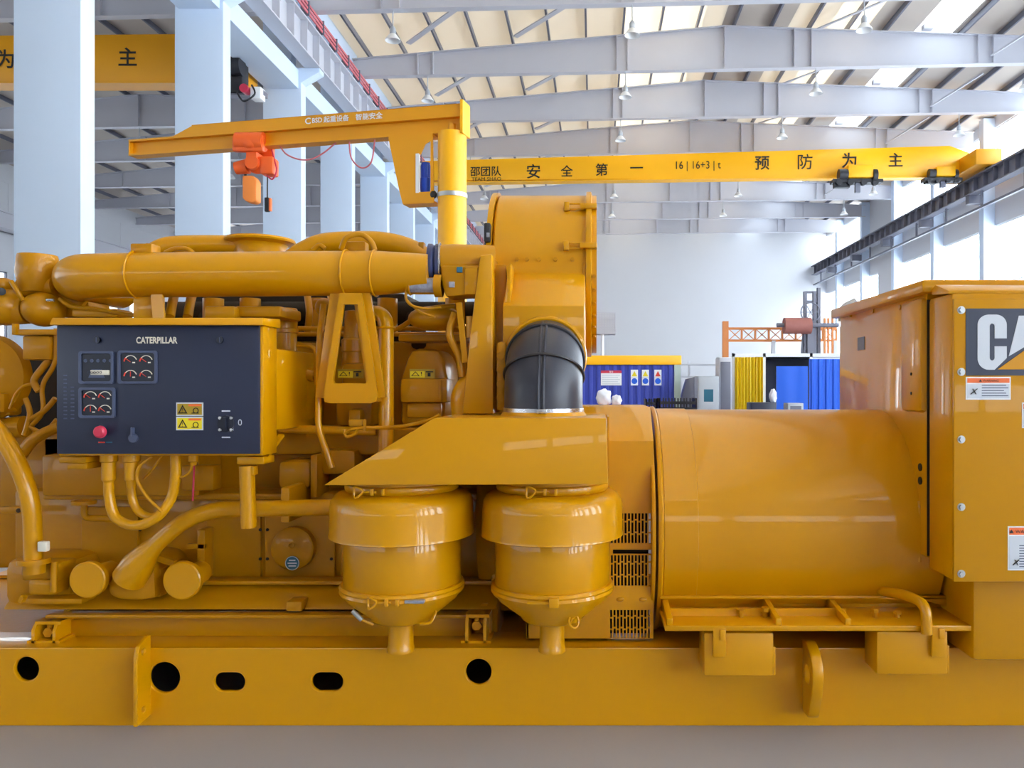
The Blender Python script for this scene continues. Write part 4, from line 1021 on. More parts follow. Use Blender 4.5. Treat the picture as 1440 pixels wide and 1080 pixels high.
# A-shaped pipe support
Ya = 4.04
mb = MB(YEL)
mb.plate([pp([(477, 412), (508, 412), (531, 556), (529, 564), (522, 567), (462, 567), (456, 564), (455, 556)], Ya),
          pp([(483, 428), (503, 428), (517, 534), (514, 539), (470, 539), (468, 534)], Ya)], 'y', Ya, Ya+0.022, 0.0)
mb.bar(P(509, 412, Ya+0.05), P(531, 560, Ya+0.05), 0.022, 0.09); mb.bar(P(476, 412, Ya+0.05), P(455, 560, Ya+0.05), 0.015, 0.08); mb.box(XA(460, Ya), XA(526, Ya), Ya+0.024, Ya+0.28, ZA(565.5, Ya), ZA(560, Ya))
part(mb, 'pipe_support')
mb = MB(YEL); pxbox(mb, 187, 228, 414, 448, 4.1, 0.03, 0.005); mb.bar(P(221, 414, 4.08), P(224, 448, 4.08), 0.015, 0.06); part(mb, 'pipe_support')
# vertical riser with elbow
mb = MB(YEL); mb.tube(fillet([P(505, 440, 4.3), P(543, 440, 4.25), P(543, 640, 4.2)], 0.13, 10), 0.041, 24); mb.ring(P(543, 461, 4.24), (0, 0, 1), 0.042, 0.008, 28, 6); part(mb, 'riser_pipe')
mb = MB(YEL); mb.tube(fillet([P(652, 588, 4.15), P(648, 552, 4.15), P(690, 515, 4.15)], 0.14, 10), 0.06, 20); part(mb, 'bypass_elbow')
# ---- the long exhaust / air main along the top
Ym = 4.12; rm = 0.117
mb = MB(YEL); c0_ = P(604, 384, Ym); 
pts = [P(604, 383, Ym), P(528, 384, Ym), P(190, 387, Ym), P(135, 388, Ym)]
for k in range(1, 9):
    a = PI/2*k/8; pts.append(P(135, 388, Ym)+V3(-0.2*math.sin(a), 0.24*(1-math.cos(a)), 0.0))
pts.append(pts[-1]+V3(0, 0.3, 0))
rr = [0.095, rm, rm+0.001, rm]+[rm]*8+[rm]
mb.tube(pts, rr, 36); part(mb, 'air_main')
for px, r_, w in ((193, rm+0.003, 0.006), (488, rm+0.003, 0.006), (528, rm+0.001, 0.005)):
    mb = MB(YEL); mb.ring(P(px, 386.5 if px < 300 else 384.5, Ym), (1, 0.0, 0), r_+0.002, w, 48, 8); part(mb, 'pipe_band')
mb = MB(YEL2); mb.box(XA(189, Ym), XA(219, Ym), Ym-0.04, Ym+0.05, ZA(358, Ym), ZA(344, Ym), 0.008); mb.cyl(P(210, 358, Ym), P(211, 343, Ym), 0.02); part(mb, 'band_clamp')
mb = MB(YEL2); mb.tube(smooth([P(480, 350, Ym), P(488, 334, Ym-0.02), P(508, 330, Ym), P(522, 340, Ym), P(527, 352, Ym)], 6), 0.014, 10); mb.box(XA(482, Ym), XA(512, Ym), Ym+0.02, Ym+0.1, ZA(356, Ym), ZA(338, Ym), 0.01); part(mb, 'band_clamp')
# covers and hoses of the far bank, behind the main
Yo = 4.85
mb = MB(YEL); mb.tube(smooth([P(196, 372, Yo), P(222, 352, Yo), P(252, 345, Yo), P(330, 345, Yo), P(360, 352, Yo)], 6), 0.06, 20); part(mb, 'far_manifold')
mb = MB(YEL); mb.tube(smooth([P(398, 375, Yo), P(425, 356, Yo), P(455, 343, Yo), P(500, 340, Yo), P(540, 341, Yo), P(575, 350, Yo), P(602, 366, Yo)], 6), 0.065, 20); part(mb, 'far_manifold')
mb = MB(YEL2); mb.tube(smooth([P(232, 356, 4.5), P(246, 350, 4.5), P(262, 350, 4.5), P(272, 356, 4.5)], 6), 0.014, 10); part(mb, 'breather_hose')
mb = MB(YEL2); mb.tube(smooth([P(440, 352, 4.5), P(449, 345, 4.5), P(457, 350, 4.5)], 6), 0.014, 10); part(mb, 'breather_hose')
mb = MB(YEL2); mb.box(XA(588, 4.8), XA(596, 4.8), 4.8, 4.86, ZA(355, 4.8), ZA(340, 4.8), 0.006); part(mb, 'manifold_lug')
c = P(366, 372, 4.9); k = 4.9/F
mb = MB(YEL); mb.lathe([(36*k, 0), (34*k, 22*k), (37*k, 27*k), (46*k, 30*k), (47*k, 32.5*k), (46*k, 35*k), (40*k, 35*k), (36*k, 25*k), (0, 22*k)], c, (0, 0, 1), 44); part(mb, 'exhaust_flange')
# ---- left front of the engine
mb = MB(YEL2); Yl = 4.25; k = Yl/F
mb.lathe([(18*k, 0), (22*k, 6*k), (27*k, 26*k), (25*k, 48*k), (24*k, 52*k), (20*k, 52*k), (20*k, 30*k)], P(53, 411, Yl), (0, 0, 1), 28); part(mb, 'turbo_inlet')
mb = MB(YEL2); mb.ball(P(62, 435, Yl), 0.1, 0.12, 0.095); mb.ball(P(8, 432, Yl), 0.12, 0.12, 0.1); mb.cyl(P(-20, 440, Yl), P(40, 436, Yl), 0.075); mb.ball(P(5, 402, Yl), 0.05, 0.06, 0.045); mb.ball(P(78, 404, Yl+0.1), 0.08)
mb.cyl(P(30, 404, Yl), P(78, 402, Yl), 0.05); mb.tube(smooth([P(16, 396, Yl-0.1), P(24, 409, Yl-0.12), P(32, 422, Yl-0.1)], 5), 0.012, 10)
part(mb, 'turbocharger')
mb = MB(BLACK); mb.cyl(P(2, 410, Yl-0.1), P(2, 410, Yl), 0.02); part(mb, 'port_plug', None, 'dark round port')
mb = MB(STEEL); mb.cyl(P(66, 422, Yl-0.12), P(76, 422, Yl-0.12), 0.009, seg=10); part(mb, 'sensor', None, 'bright steel fitting')
mb = MB(YEL2); Yl = 4.1; mb.box(XA(18, Yl), XA(78, Yl), Yl, Yl+0.2, ZA(471, Yl), ZA(463, Yl), 0.006); mb.box(XA(18, Yl), XA(24, Yl), Yl-0.01, Yl+0.02, ZA(471, Yl), ZA(455, Yl), 0.004); part(mb, 'mounting_bracket')
mb = MB(YEL2); pxbox(mb, 31, 70, 472, 506, 4.12, 0.25, 0.01); part(mb, 'junction_box')
mb = MB(YEL2); Yl = 4.2
mb.lathe([(0.02, 0), (0.14, 0), (0.22, 0.03), (0.235, 0.08), (0.22, 0.1), (0.1, 0.12)], P(-30, 530, Yl), (0, 1, 0), 40); pxbox(mb, -40, 14, 540, 585, Yl+0.05, 0.1, 0.02); pxbox(mb, -40, 6, 553, 580, Yl-0.02, 0.1, 0.01)
part(mb, 'front_gear_housing')
mb = MB(YEL2); Yl = 4.15; mb.cyl(P(-20, 604, Yl+0.15), P(35, 600, Yl+0.15), 0.06, seg=20)
mb.tube(fillet([P(79, 462, Yl), P(78, 512, Yl), P(58, 542, Yl), P(62, 580, Yl), P(45, 598, Yl)], 0.05), 0.012, 10); mb.tube(smooth([P(14, 575, Yl), P(22, 555, Yl), P(33, 543, Yl), P(46, 540, Yl)], 5), 0.008, 8)
mb.tube(smooth([P(42, 590, Yl), P(62, 578, Yl), P(78, 560, Yl)], 5), 0.014, 10); mb.tube(smooth([P(42, 600, Yl), P(55, 607, Yl), P(68, 603, Yl), P(80, 590, Yl)], 5), 0.012, 10)
mb.tube(smooth([P(30, 640, Yl), P(45, 620, Yl), P(65, 608, Yl), P(85, 600, Yl)], 5), 0.03, 12); mb.tube(smooth([P(55, 550, Yl), P(48, 535, Yl), P(62, 515, Yl), P(70, 505, Yl)], 5), 0.018, 10)
mb.tube(smooth([P(36, 560, Yl), P(42, 580, Yl), P(38, 600, Yl), P(34, 612, Yl)], 5), 0.014, 10)
part(mb, 'wiring_hose')
mb = MB(YEL2); mb.box(XA(-40, 4.5), XA(90, 4.5), 4.5, 5.2, ZA(800, 4.5), ZA(610, 4.5), 0.03); part(mb, 'front_cover')
mb = MB(DARK); mb.box(XA(10, 4.75), XA(92, 4.75), 4.75, 5.3, ZA(612, 4.75), ZA(495, 4.75), 0.02); part(mb, 'void_shade_box', None, 'dark box painted as the shade behind the hoses')  # dark colour stands in for the unlit gap behind the hoses
mb = MB(YEL2); mb.tube(smooth([P(84, 420, 4.2), P(100, 431, 4.2), P(130, 434, 4.2), P(165, 440, 4.2), P(195, 444, 4.2)], 5), 0.012, 10); pxbox(mb, 84, 125, 423, 446, 4.3, 0.2, 0.02); pxbox(mb, 100, 165, 434, 446, 4.2, 0.15, 0.012); mb.tube([P(80, 412, 4.3), P(120, 430, 4.3)], 0.03, 10)
pxbox(mb, 286, 330, 430, 448, 4.1, 0.25, 0.015); pxbox(mb, 328, 395, 430, 446, 4.15, 0.3, 0.015)
for px in (245, 270): mb.tube(smooth([P(px, 415, 4.3), P(px-3, 428, 4.25), P(px-6, 446, 4.2)], 4), 0.025, 10)
part(mb, 'fuel_manifold')
# ---- turbo compressor, rubber coupling, starter with data plate
Yt = 4.2; c = P(617, 376, Yt)
mb = MB(RUBB); mb.lathe([(0.105, -0.035), (0.118, -0.03), (0.118, -0.01), (0.108, 0), (0.118, 0.01), (0.116, 0.035), (0.105, 0.04)], P(611, 374, Yt), (1, 0.12, 0), 36); part(mb, 'rubber_coupling', None, 'dark blue rubber coupling')
mb = MB(STEEL); mb.ring(P(619, 372, Yt), (1, 0.12, 0), 0.112, 0.006, 36, 6); part(mb, 'hose_clamp', None, 'steel hose clamp')
mb = MB(YEL2); mb.tube([P(622, 372, Yt), P(640, 372, Yt), P(694, 373, Yt+0.05)], [0.105, 0.108, 0.108], 32)
mb.prism(pp([(621, 374), (676, 374), (668, 415), (628, 418), (622, 400)], Yt-0.1), 'y', Yt-0.12, Yt+0.05, 0.012); pxbox(mb, 653, 672, 376, 414, Yt-0.13, 0.2, 0.006)
comp = part(mb, 'compressor_housing')
for px, py in ((646, 379), (635, 400)):
    mb = MB(TEAL if py < 390 else PLATE); mb.box(XA(px-4, 4.07), XA(px+4, 4.07), 4.07, 4.085, ZA(py+4, 4.07), ZA(py-4, 4.07), 0.003); mb.build('bolt', comp)
mb = MB(YEL2); mb.cyl(P(573, 402, 4.1), P(622, 402, 4.1), 0.045, seg=24); mb.cyl(P(612, 402, 4.1), P(622, 402, 4.1), 0.06, seg=24); mb.ring(P(577, 402, 4.1), (1, 0, 0), 0.045, 0.006)
act = part(mb, 'actuator')
mb = MB(PLATE); R_ = 0.0465; c = P(577, 402, 4.1); w = XA(611, 4.1)-XA(577, 4.1); vs = []; fs = []
for k in range(11):
    a = PI*(0.98+0.6*k/10); vs += [c+V3(0, R_*math.sin(a-PI/2+PI*0.0) if False else -R_*math.cos((k/10-0.5)*1.9), R_*math.sin((k/10-0.5)*1.9)), c+V3(w, -R_*math.cos((k/10-0.5)*1.9), R_*math.sin((k/10-0.5)*1.9))]
for k in range(10): fs.append([2*k, 2*k+1, 2*k+3, 2*k+2])
mb.raw(vs, fs); mb.build('data_plate', act)['label'] = 'grey data plate with fine print'
mb = MB(YEL2); mb.ball(P(612, 448, 4.3), 0.15, 0.1, 0.07); mb.tube(smooth([P(572, 405, 4.08), P(571, 420, 4.08), P(580, 430, 4.08), P(600, 434, 4.1), P(620, 432, 4.1)], 5), 0.007, 8)
mb.tube(smooth([P(572, 422, 4.08), P(590, 438, 4.1), P(612, 446, 4.1)], 5), 0.006, 8); mb.bar(P(646, 426, 4.1), P(655, 510, 4.1), 0.04, 0.03); mb.tube(smooth([P(640, 440, 4.12), P(632, 470, 4.12), P(645, 500, 4.12), P(650, 530, 4.12)], 5), 0.02, 10)
mb.cyl(P(661, 445, 4.1), P(661, 475, 4.1), 0.022); pxbox(mb, 560, 655, 470, 480, 4.35, 0.2, 0.01)
part(mb, 'wastegate_linkage')
mb = MB(YEL2); mb.tube(smooth([P(484, 610, 4.0), P(500, 603, 4.0), P(560, 600, 4.0), P(600, 592, 4.0), P(618, 583, 4.0)], 5), 0.009, 8)
mb.tube(smooth([P(484, 604, 4.0), P(487, 614, 4.0), P(500, 610, 4.0), P(512, 601, 4.0), P(590, 604, 4.02)], 5), 0.008, 8); mb.box(XA(490, 4.0), XA(510, 4.0), 4.0, 4.04, ZA(600, 4.0), ZA(590, 4.0), 0.006)
mb.bar(P(513, 590, 3.99), P(513, 606, 3.99), 0.012, 0.012); part(mb, 'wiring_loom')
# support column beside the blower
mb = MB(YEL); Yq = 4.06; mb.prism(pp([(675, 359), (692, 357), (694, 582), (650, 582), (661, 470)], Yq), 'y', Yq, Yq+0.28, 0.008)
part(mb, 'support_column')
mb = MB(BLACK); mb.box(XA(681, 4.3), XA(690, 4.3), 4.28, 4.36, ZA(341, 4.3), ZA(314, 4.3), 0.008); mb.mat(PLATE); mb.box(XA(684, 4.27), XA(688, 4.27), 4.272, 4.285, ZA(333, 4.27), ZA(327, 4.27)); mb.mat(BLACK); mb.cyl(P(685, 341, 4.32), P(685, 352, 4.32), 0.015, seg=10); part(mb, 'speed_sensor', None, 'small black sensor box')
mb = MB(YEL2); mb.box(XA(694, 4.2), XA(712, 4.2), 4.2, 4.5, 1.57, ZA(372, 4.2), 0.01); pxbox(mb, 698, 712, 480, 578, 4.05, 0.15, 0.02)
for k in range(4): mb.cyl(P(704, 500+20*k, 4.03), P(704, 500+20*k, 4.1), 0.02, seg=10)
part(mb, 'duct_side_plate')
# ---- blower drum, duct and hose
Yd = 4.78; Rd = 0.475; zd = 2.385; xa, xb = -0.555, -0.04
mb = MB(YEL)
mb.lathe([(0.1, 0), (Rd-0.01, 0), (Rd, 0.01), (Rd, xb-xa)], (xa, Yd, zd), (1, 0, 0), 64); part(mb, 'blower_drum')
mb = MB(YEL); mb.lathe([(0.1, 0), (Rd+0.015, 0), (Rd+0.015, 0.03), (Rd-0.02, 0.03)], (xa-0.035, Yd, zd), (1, 0, 0), 64); part(mb, 'drum_flange')
mb = MB(YEL); mb.lathe([(0.1, 0), (Rd+0.02, 0), (Rd+0.022, 0.008), (Rd+0.022, 0.028), (Rd+0.0, 0.034), (Rd+0.0, 0.06), (0.1, 0.06)], (xb, Yd, zd), (1, 0, 0), 64); part(mb, 'drum_flange')
for k in range(6):
    a = -0.15-0.16*k; mb = MB(YEL2); c_ = V3(xb+0.045, Yd-(Rd+0.0)*math.cos(a), zd+(Rd+0.0)*math.sin(a)); n_ = V3(0, -math.cos(a), math.sin(a)); mb.cyl(c_, c_+n_*0.014, 0.012, seg=6); part(mb, 'drum_bolt')
yfr = Yd-Rd
for px in (727, 741, 758, 781, 805, 826):
    p_ = P(px, 365, yfr); a = math.asin((p_.z-zd)/Rd); c = V3(p_.x, Yd-Rd*math.cos(a), p_.z); n_ = V3(0, -math.cos(a), math.sin(a))
    mb = MB(YEL2); mb.cyl(c-n_*0.004, c+n_*0.012, 0.011, seg=6); part(mb, 'drum_bolt')
for py in (345, 282):
    mb = MB(YEL); p_ = P(792, py, yfr-0.03); a = math.asin(max(-0.99, min(0.99, (p_.z-zd)/(Rd+0.01)))); yy = Yd-(Rd+0.01)*math.cos(a)
    mb.box(p_.x, p_.x+0.03, yy-0.03, yy+0.02, p_.z-0.025, p_.z+0.025, 0.004); mb.tube([(p_.x, yy-0.02, p_.z+0.015), (p_.x+0.11, yy-0.02, p_.z+0.015)], 0.006, 8); mb.tube([(p_.x, yy-0.02, p_.z-0.015), (p_.x+0.11, yy-0.02, p_.z-0.015)], 0.006, 8)
    mb.box(p_.x+0.09, p_.x+0.185, yy-0.04, yy+0.02, p_.z-0.015, p_.z+0.015, 0.004); part(mb, 'latch')
# duct box: upright front, sloping top
yf1, yf0 = 4.1, 4.36
zt_, zf = ZA(374, yf0), ZA(430, yf1)
mb = MB(YEL); xl, xr = XA(707, yf1), XA(822, yf1)
mb.prism([(yf0+0.15, zt_+0.02), (yf0, zt_), (yf1, zf), (yf1, 1.86), (yf0+0.3, 1.86)], 'x', xl, xr, 0.005)
mb.prism([(xl-0.0, zf-0.02), (xl, 1.9), (xl+0.04, 1.9), (xl+0.04, zt_-0.02), (xl+0.015, zt_-0.04), (xl+0.02, zt_-0.1)], 'y', yf1+0.02, yf0, 0.003)
mb.box(xr-0.012, xr+0.004, yf0-0.06, yf0+0.05, zf-0.3, zt_+0.01, 0.003)
part(mb, 'intake_duct')
# rubber elbow
xh = XA(765, 3.95); rh = 0.196
path = [V3(xh, 4.14, 1.865)]
pts = []
cy, cz = 4.16, 1.86-0.33
for k in range(15):
    a = PI/2*k/14; pts.append(V3(xh, 4.14-0.22*math.sin(a), 1.64+0.22*math.cos(a)))
pts = [V3(xh, 4.2, 1.86)]+pts+[V3(xh, 3.92, 1.6), V3(xh, 3.92, 1.565)]
mb = MB(RUB); mb.tube(pts, [rh]*len(pts), 48)
hose = part(mb, 'intake_hose', None, 'ribbed black rubber elbow hose')
for k in (5, 10):
    p_, d_ = pts[k], (pts[k+1]-pts[k-1]); mb = MB(BLACK); mb.ring(p_, d_, rh+0.003, 0.009, 56, 8); mb.build('hose_rib', hose)
u_ = []
for p_, nn_ in zip(pts[1:], pts[1:]):
    i = pts.index(p_); d_ = (pts[min(i+1, len(pts)-1)]-pts[i-1]).normalized(); nrm = V3(0, -d_.z, d_.y); nrm = nrm if nrm.y < 0.2 or nrm.z > 0 else -nrm
    if nrm.y > 0.3: nrm = -nrm
    u_.append(p_+nrm*rh)
mb = MB(RUB); mb.tube([p_+V3(-0.012, 0, 0) for p_ in u_], 0.007, 8); mb.tube([p_+V3(0.012, 0, 0) for p_ in u_], 0.007, 8); mb.build('hose_seam', hose)
mb = MB(STEEL); mb.lathe([(rh+0.002, -0.015), (rh+0.006, -0.013), (rh+0.006, 0.013), (rh+0.002, 0.015)], (xh, 3.92, 1.585), (0, 0, 1), 56, False); mb.box(xh-0.02, xh+0.03, 3.92-rh-0.02, 3.92-rh, 1.575, 1.598, 0.004); part(mb, 'hose_clamp', None, 'bright steel hose clamp')
mb = MB(YEL); mb.lathe([(rh-0.004, 0), (rh-0.004, 0.03), (rh+0.02, 0.0)], (xh, 3.92, 1.562), (0, 0, 1), 56, False); part(mb, 'inlet_collar')
mb = MB(YEL); mb.ring((xh, 4.1, 1.86), (0, 1, 0), rh+0.006, 0.014, 56, 8); part(mb, 'duct_collar')
# ---- air plenum and the two air cleaners
Yp = 3.56
mb = MB(YEL); mb.prism(pp([(455, 682.5), (610, 588), (853, 588), (855, 681)], Yp), 'y', Yp, Yp+0.75, 0.004); part(mb, 'air_plenum')
def lug(mb, c, s=1.0, flip=1):
    """a wire T-handle of a band clamp"""
    mb.tube(smooth([c+V3(-0.085*s, 0, 0.018), c+V3(-0.075*s, -0.01, 0.024), c+V3(-0.05*s, -0.01, 0.012), c+V3(-0.045*s, -0.01, 0), c+V3(-0.06*s, -0.01, -0.018), c+V3(-0.078*s, -0.01, -0.028), c+V3(-0.086*s, 0, -0.015)], 4, True), 0.0055, 8, closed=True)
    mb.tube([c+V3(-0.05*s, -0.008, 0), c+V3(0.02*s, -0.008, 0)], 0.006, 8)
    for dx in (0.0, 0.05): mb.box(c.x+dx-0.008, c.x+dx+0.008, c.y-0.018, c.y+0.006, c.z-0.016, c.z+0.016, 0.003)
def air_cleaner(px, first):
    Yk = 3.9; x = XA(px, Yk); S = Yk/F
    zb = 0.402
    mb = MB(YEL)
    mb.lathe([(0.0, 1.0), (0.27, 1.0), (0.285, 0.96), (0.285, 0.72), (0.27, 0.70), (0, 0.70)], (x, Yk, 0), (0, 0, 1), 64)
    body = part(mb, 'air_cleaner_body')
    mb = MB(YEL); mb.lathe([(0.26, 1.195), (0.30, 1.19), (0.328, 1.172), (0.343, 1.145), (0.348, 1.11), (0.35, 0.985), (0.352, 0.975), (0.345, 0.972), (0.28, 0.972)], (x, Yk, 0), (0, 0, 1), 72); part(mb, 'air_cleaner_hood')
    mb = MB(YEL); mb.lathe([(0.25, 1.19), (0.262, 1.19), (0.275, 1.2), (0.28, 1.215), (0.275, 1.23), (0.262, 1.235), (0.262, 1.262), (0.25, 1.262)], (x, Yk, 0), (0, 0, 1), 64); part(mb, 'air_cleaner_neck')
    mb = MB(YEL)
    lug(mb, V3(x-0.07 if first else x-0.02, Yk-0.285, 1.218)); part(mb, 'band_clamp')
    mb = MB(YEL); mb.lathe([(0.27, 0.685), (0.297, 0.69), (0.305, 0.703), (0.300, 0.716), (0.305, 0.725), (0.297, 0.738), (0.27, 0.742)], (x, Yk, 0), (0, 0, 1), 64)
    if first: lug(mb, V3(x+0.0, Yk-0.305, 0.712)); mb.mat(PLATE); mb.box(x+0.08, x+0.17, Yk-0.302, Yk-0.27, 0.705, 0.719, 0.003)
    else: mb.bar((x-0.1, Yk-0.305, 0.712), (x+0.0, Yk-0.31, 0.712), 0.012, 0.012); mb.box(x+0.0, x+0.045, Yk-0.325, Yk-0.295, 0.69, 0.735, 0.004)
    part(mb, 'band_clamp')
    mb = MB(YEL); mb.lathe([(0.275, 0.70), (0.285, 0.688), (0.27, 0.66), (0.16, 0.572), (0.155, 0.56), (0.145, 0.552), (0.07, 0.548), (0.06, 0.54)], (x, Yk, 0), (0, 0, 1), 64); part(mb, 'dust_cone')
    mb = MB(YEL); mb.lathe([(0.05, 0.55), (0.06, 0.55), (0.062, 0.43), (0.066, 0.42), (0.067, zb), (0.058, zb), (0.055, 0.5)], (x, Yk-0.04, 0), (0, 0, 1), 36); part(mb, 'dust_outlet')
    mb = MB(ZINC if first else YEL)
    if first:
        mb.tube([V3(x-0.19, Yk-0.2, 0.645), V3(x-0.145, Yk-0.2, 0.60)], 0.011, 10); mb.mat(YEL); mb.tube([V3(x-0.145, Yk-0.2, 0.60), V3(x-0.1, Yk-0.17, 0.57)], 0.006, 8)
        mb.tube(smooth([V3(x+0.19, Yk-0.12, 0.62), V3(x+0.17, Yk-0.15, 0.575), V3(x+0.12, Yk-0.16, 0.57)], 5), 0.007, 8)
    else:
        c = V3(x+0.11, Yk-0.17, 0.585); mb.ring(c, (1, -1, 0.4), 0.03, 0.006, 20, 6); mb.tube([c+V3(-0.03, 0, -0.02), c+V3(0.03, 0.02, 0.05)], 0.007, 8)
    part(mb, 'latch')
air_cleaner(566.5, True); air_cleaner(777, False)
# flywheel housing behind the cleaners
mb = MB(YEL2); mb.lathe([(0.1, 0), (0.6, 0), (0.62, 0.03), (0.62, 0.25), (0.58, 0.28)], (-0.62, 4.75, 0.98), (1, 0, 0), 56); pxbox(mb, 690, 858, 590, 860, 4.35, 0.4, 0.02); pxbox(mb, 690, 700, 700, 900, 4.2, 0.3, 0.01)
part(mb, 'flywheel_housing')
# ---- adapter housing with grilles
Yg = 4.02
xA_, xB_ = XA(740, Yg), XA(919, Yg)
z_top = ZA(576, 4.22); z_sh = ZA(620, Yg)
loops = [rect(xA_, xB_, 0.41, z_sh)]
gr = [(858, 917, 722, 764), (858, 917, 781, 824), (857, 916, 858, 897)]
for a, b, c, d in gr: loops.append(rect(XA(a, Yg), XA(b-1, Yg), ZA(d, Yg), ZA(c, Yg)))
loops.append(rect(XA(862, Yg), XA(916, Yg), ZA(779, Yg), ZA(773, Yg)))
mb = MB(YEL); mb.plate(loops, 'y', Yg, Yg+0.012, 0.002)
mb.prism([(Yg, z_sh), (Yg+0.012, z_sh), (4.25, z_top), (4.9, z_top), (4.9, z_top+0.012), (4.24, z_top+0.012)], 'x', xA_, xB_)
mb.box(xA_, xA_+0.012, Yg, 4.9, 0.41, z_sh); mb.box(xB_-0.012, xB_, Yg+0.01, 4.9, 0.41, z_sh)
part(mb, 'coupling_guard')
mb = MB(DARK); mb.box(xA_+0.02, xB_-0.02, Yg+0.09, Yg+0.1, 0.41, z_sh-0.05); part(mb, 'grille_shade_sheet')  # sheet coloured dark as the shade inside the grilles
for a, b, c, d in gr:
    mb = MB(YEL); xa_, xb_, za_, zb_ = XA(a, Yg), XA(b-1, Yg), ZA(d, Yg), ZA(c, Yg); n_ = 12
    for k in range(n_+1): x = xa_+(xb_-xa_)*k/n_; mb.box(x-0.0035, x+0.0035, Yg+0.001, Yg+0.009, za_, zb_)
    for k in range(n_):
        for j in (0.3, 0.72):
            z = za_+(zb_-za_)*(j+(0.06 if k % 2 else 0)); x = xa_+(xb_-xa_)*k/n_; mb.box(x, x+(xb_-xa_)/n_, Yg+0.002, Yg+0.008, z-0.0035, z+0.0035)
    part(mb, 'vent_grille')
for px, py in ((872, 843), (904, 843)):
    mb = MB(YEL2); mb.ball(P(px, py, Yg), 0.02, 0.008, 0.012); part(mb, 'pressed_louvre')
mb = MB(YEL2); pxbox(mb, 838, 860, 690, 905, 4.12, 0.2, 0.01); pxbox(mb, 820, 844, 830, 900, 4.3, 0.2, 0.01); part(mb, 'guard_side_plate')
mb = MB(YEL2); mb.box(XA(855, 3.7), XA(858, 3.7), 3.9, 4.3, ZA(680, 3.7), ZA(588, 3.7)); part(mb, 'plenum_seal')
# ---- alternator
Ya_, za_, Ra = 4.55, 0.955, 0.618
xL, xR2 = 0.347, 1.78
mb = MB(YEL); mb.lathe([(0.1, 0), (Ra, 0), (Ra, xR2-xL)], (xL, Ya_, za_), (1, 0, 0), 120, True); alt = part(mb, 'alternator_drum')
mb = MB(YEL); mb.lathe([(Ra-0.02, 0), (Ra+0.014, 0), (Ra+0.018, 0.006), (Ra+0.018, 0.02), (Ra+0.012, 0.026), (Ra, 0.03)], (xL-0.018, Ya_, za_), (1, 0, 0), 120, False); part(mb, 'alternator_rim')
mb = MB(YEL); mb.lathe([(Ra-0.01, 0), (Ra+0.012, 0), (Ra+0.016, 0.006), (Ra+0.016, 0.018), (Ra-0.01, 0.022)], (xL-0.05, Ya_, za_), (1, 0, 0), 120, False); part(mb, 'alternator_rim')
mb = MB(YEL); mb.lathe([(Ra-0.01, 0), (Ra+0.005, 0.002), (Ra+0.005, 0.17), (Ra-0.01, 0.178)], (xL+0.012, Ya_, za_), (1, 0, 0), 120, False); part(mb, 'alternator_band')
# mounting ledge with ribs, bolts and foot boxes
Yl = 3.74; zl = ZA(884, Yl)
mb = MB(YEL); xa_, xb_ = XA(935, Yl), XA(1388, Yl)
mb.box(xa_, xb_, Yl, 4.25, zl-0.012, zl+0.014, 0.003); mb.box(xa_, xb_-0.03, 4.06, 4.09, zl, ZA(840, 4.06), 0.004); mb.box(xa_, xb_-0.03, 4.0, 4.09, ZA(843, 4.0), ZA(838, 4.0), 0.004)
mb.box(xa_+0.02, XA(1205, Yl), 3.9, 3.915, zl, zl+0.05)
part(mb, 'mounting_ledge')
for px, w in ((938, 0.03), (1092, 0.026), (1190, 0.026)):
    mb = MB(YEL); x = XA(px, Yl); mb.prism([(Yl+0.01, zl+0.012), (Yl+0.01, zl+0.045), (4.05, ZA(841, 4.02)), (4.07, zl+0.012)], 'x', x, x+w, 0.003); part(mb, 'ledge_rib')
mb = MB(YEL); x = XA(1298, Yl); mb.tube(fillet([(x-0.1, 4.02, ZA(832, 4.0)), (x-0.04, 3.86, ZA(836, 3.86)), (x+0.01, 3.73, ZA(848, 3.75)), (x+0.01, 3.72, zl-0.02)], 0.06, 6), 0.026, 14); part(mb, 'ledge_rib')
for px, py, h_ in ((1042, 872, 0.04), (1076, 862, 0.05), (1230, 866, 0.045), (1262, 868, 0.03)):
    mb = MB(YEL2); c = P(px, py, 3.88); c.z = zl+0.012; mb.cyl(c, c+V3(0, 0, h_*0.7), 0.012, seg=12); mb.cyl(c+V3(0, 0, h_*0.6), c+V3(0, 0, h_), 0.022, seg=6); part(mb, 'ledge_bolt')
for px0, px1, pyt, pyb, bx in ((986, 1088, 890, 951, 1002), (1229, 1333, 888, 949, 1308)):
    Yq = 3.76; a, b, c_, d_ = XA(px0+4, Yq), XA(px1, Yq), ZA(pyb, Yq), ZA(pyt, Yq)
    mb = MB(YEL); mb.box(a, b, Yq, Ys+0.004, c_, d_, 0.009)
    mb.box(b-0.004, b+0.012, Yq+0.01, Ys+0.004, c_, d_-0.07, 0.004)
    box_ = part(mb, 'alternator_foot')
    mb = MB(YEL); x = XA(bx, Yq); mb.box(x, x+0.062, Yq-0.022, Yq, ZA(922, Yq), d_+0.03, 0.004); mb.box(x+0.03, x+0.06, Yq-0.03, Yq-0.02, d_-0.03, d_+0.025, 0.006); mb.build('clip_plate', box_)
# end bell and lower body to the side of the cabinet
mb = MB(YEL); mb.box(XA(1368, 3.72), 3.6, 3.72, 5.2, 0.395, 0.86, 0.03); part(mb, 'cabinet_base')
mb = MB(YEL2); mb.box(XA(1300, 4.05), XA(1385, 4.05), 4.12, 5.0, 0.40, 0.9, 0.02); mb.prism([(1.6, ZA(838, 4.0)), (1.95, ZA(838, 4.0)), (1.95, 0.55), (1.9, 0.55)], 'y', 4.0, 4.1, 0.01); part(mb, 'alternator_end_frame')
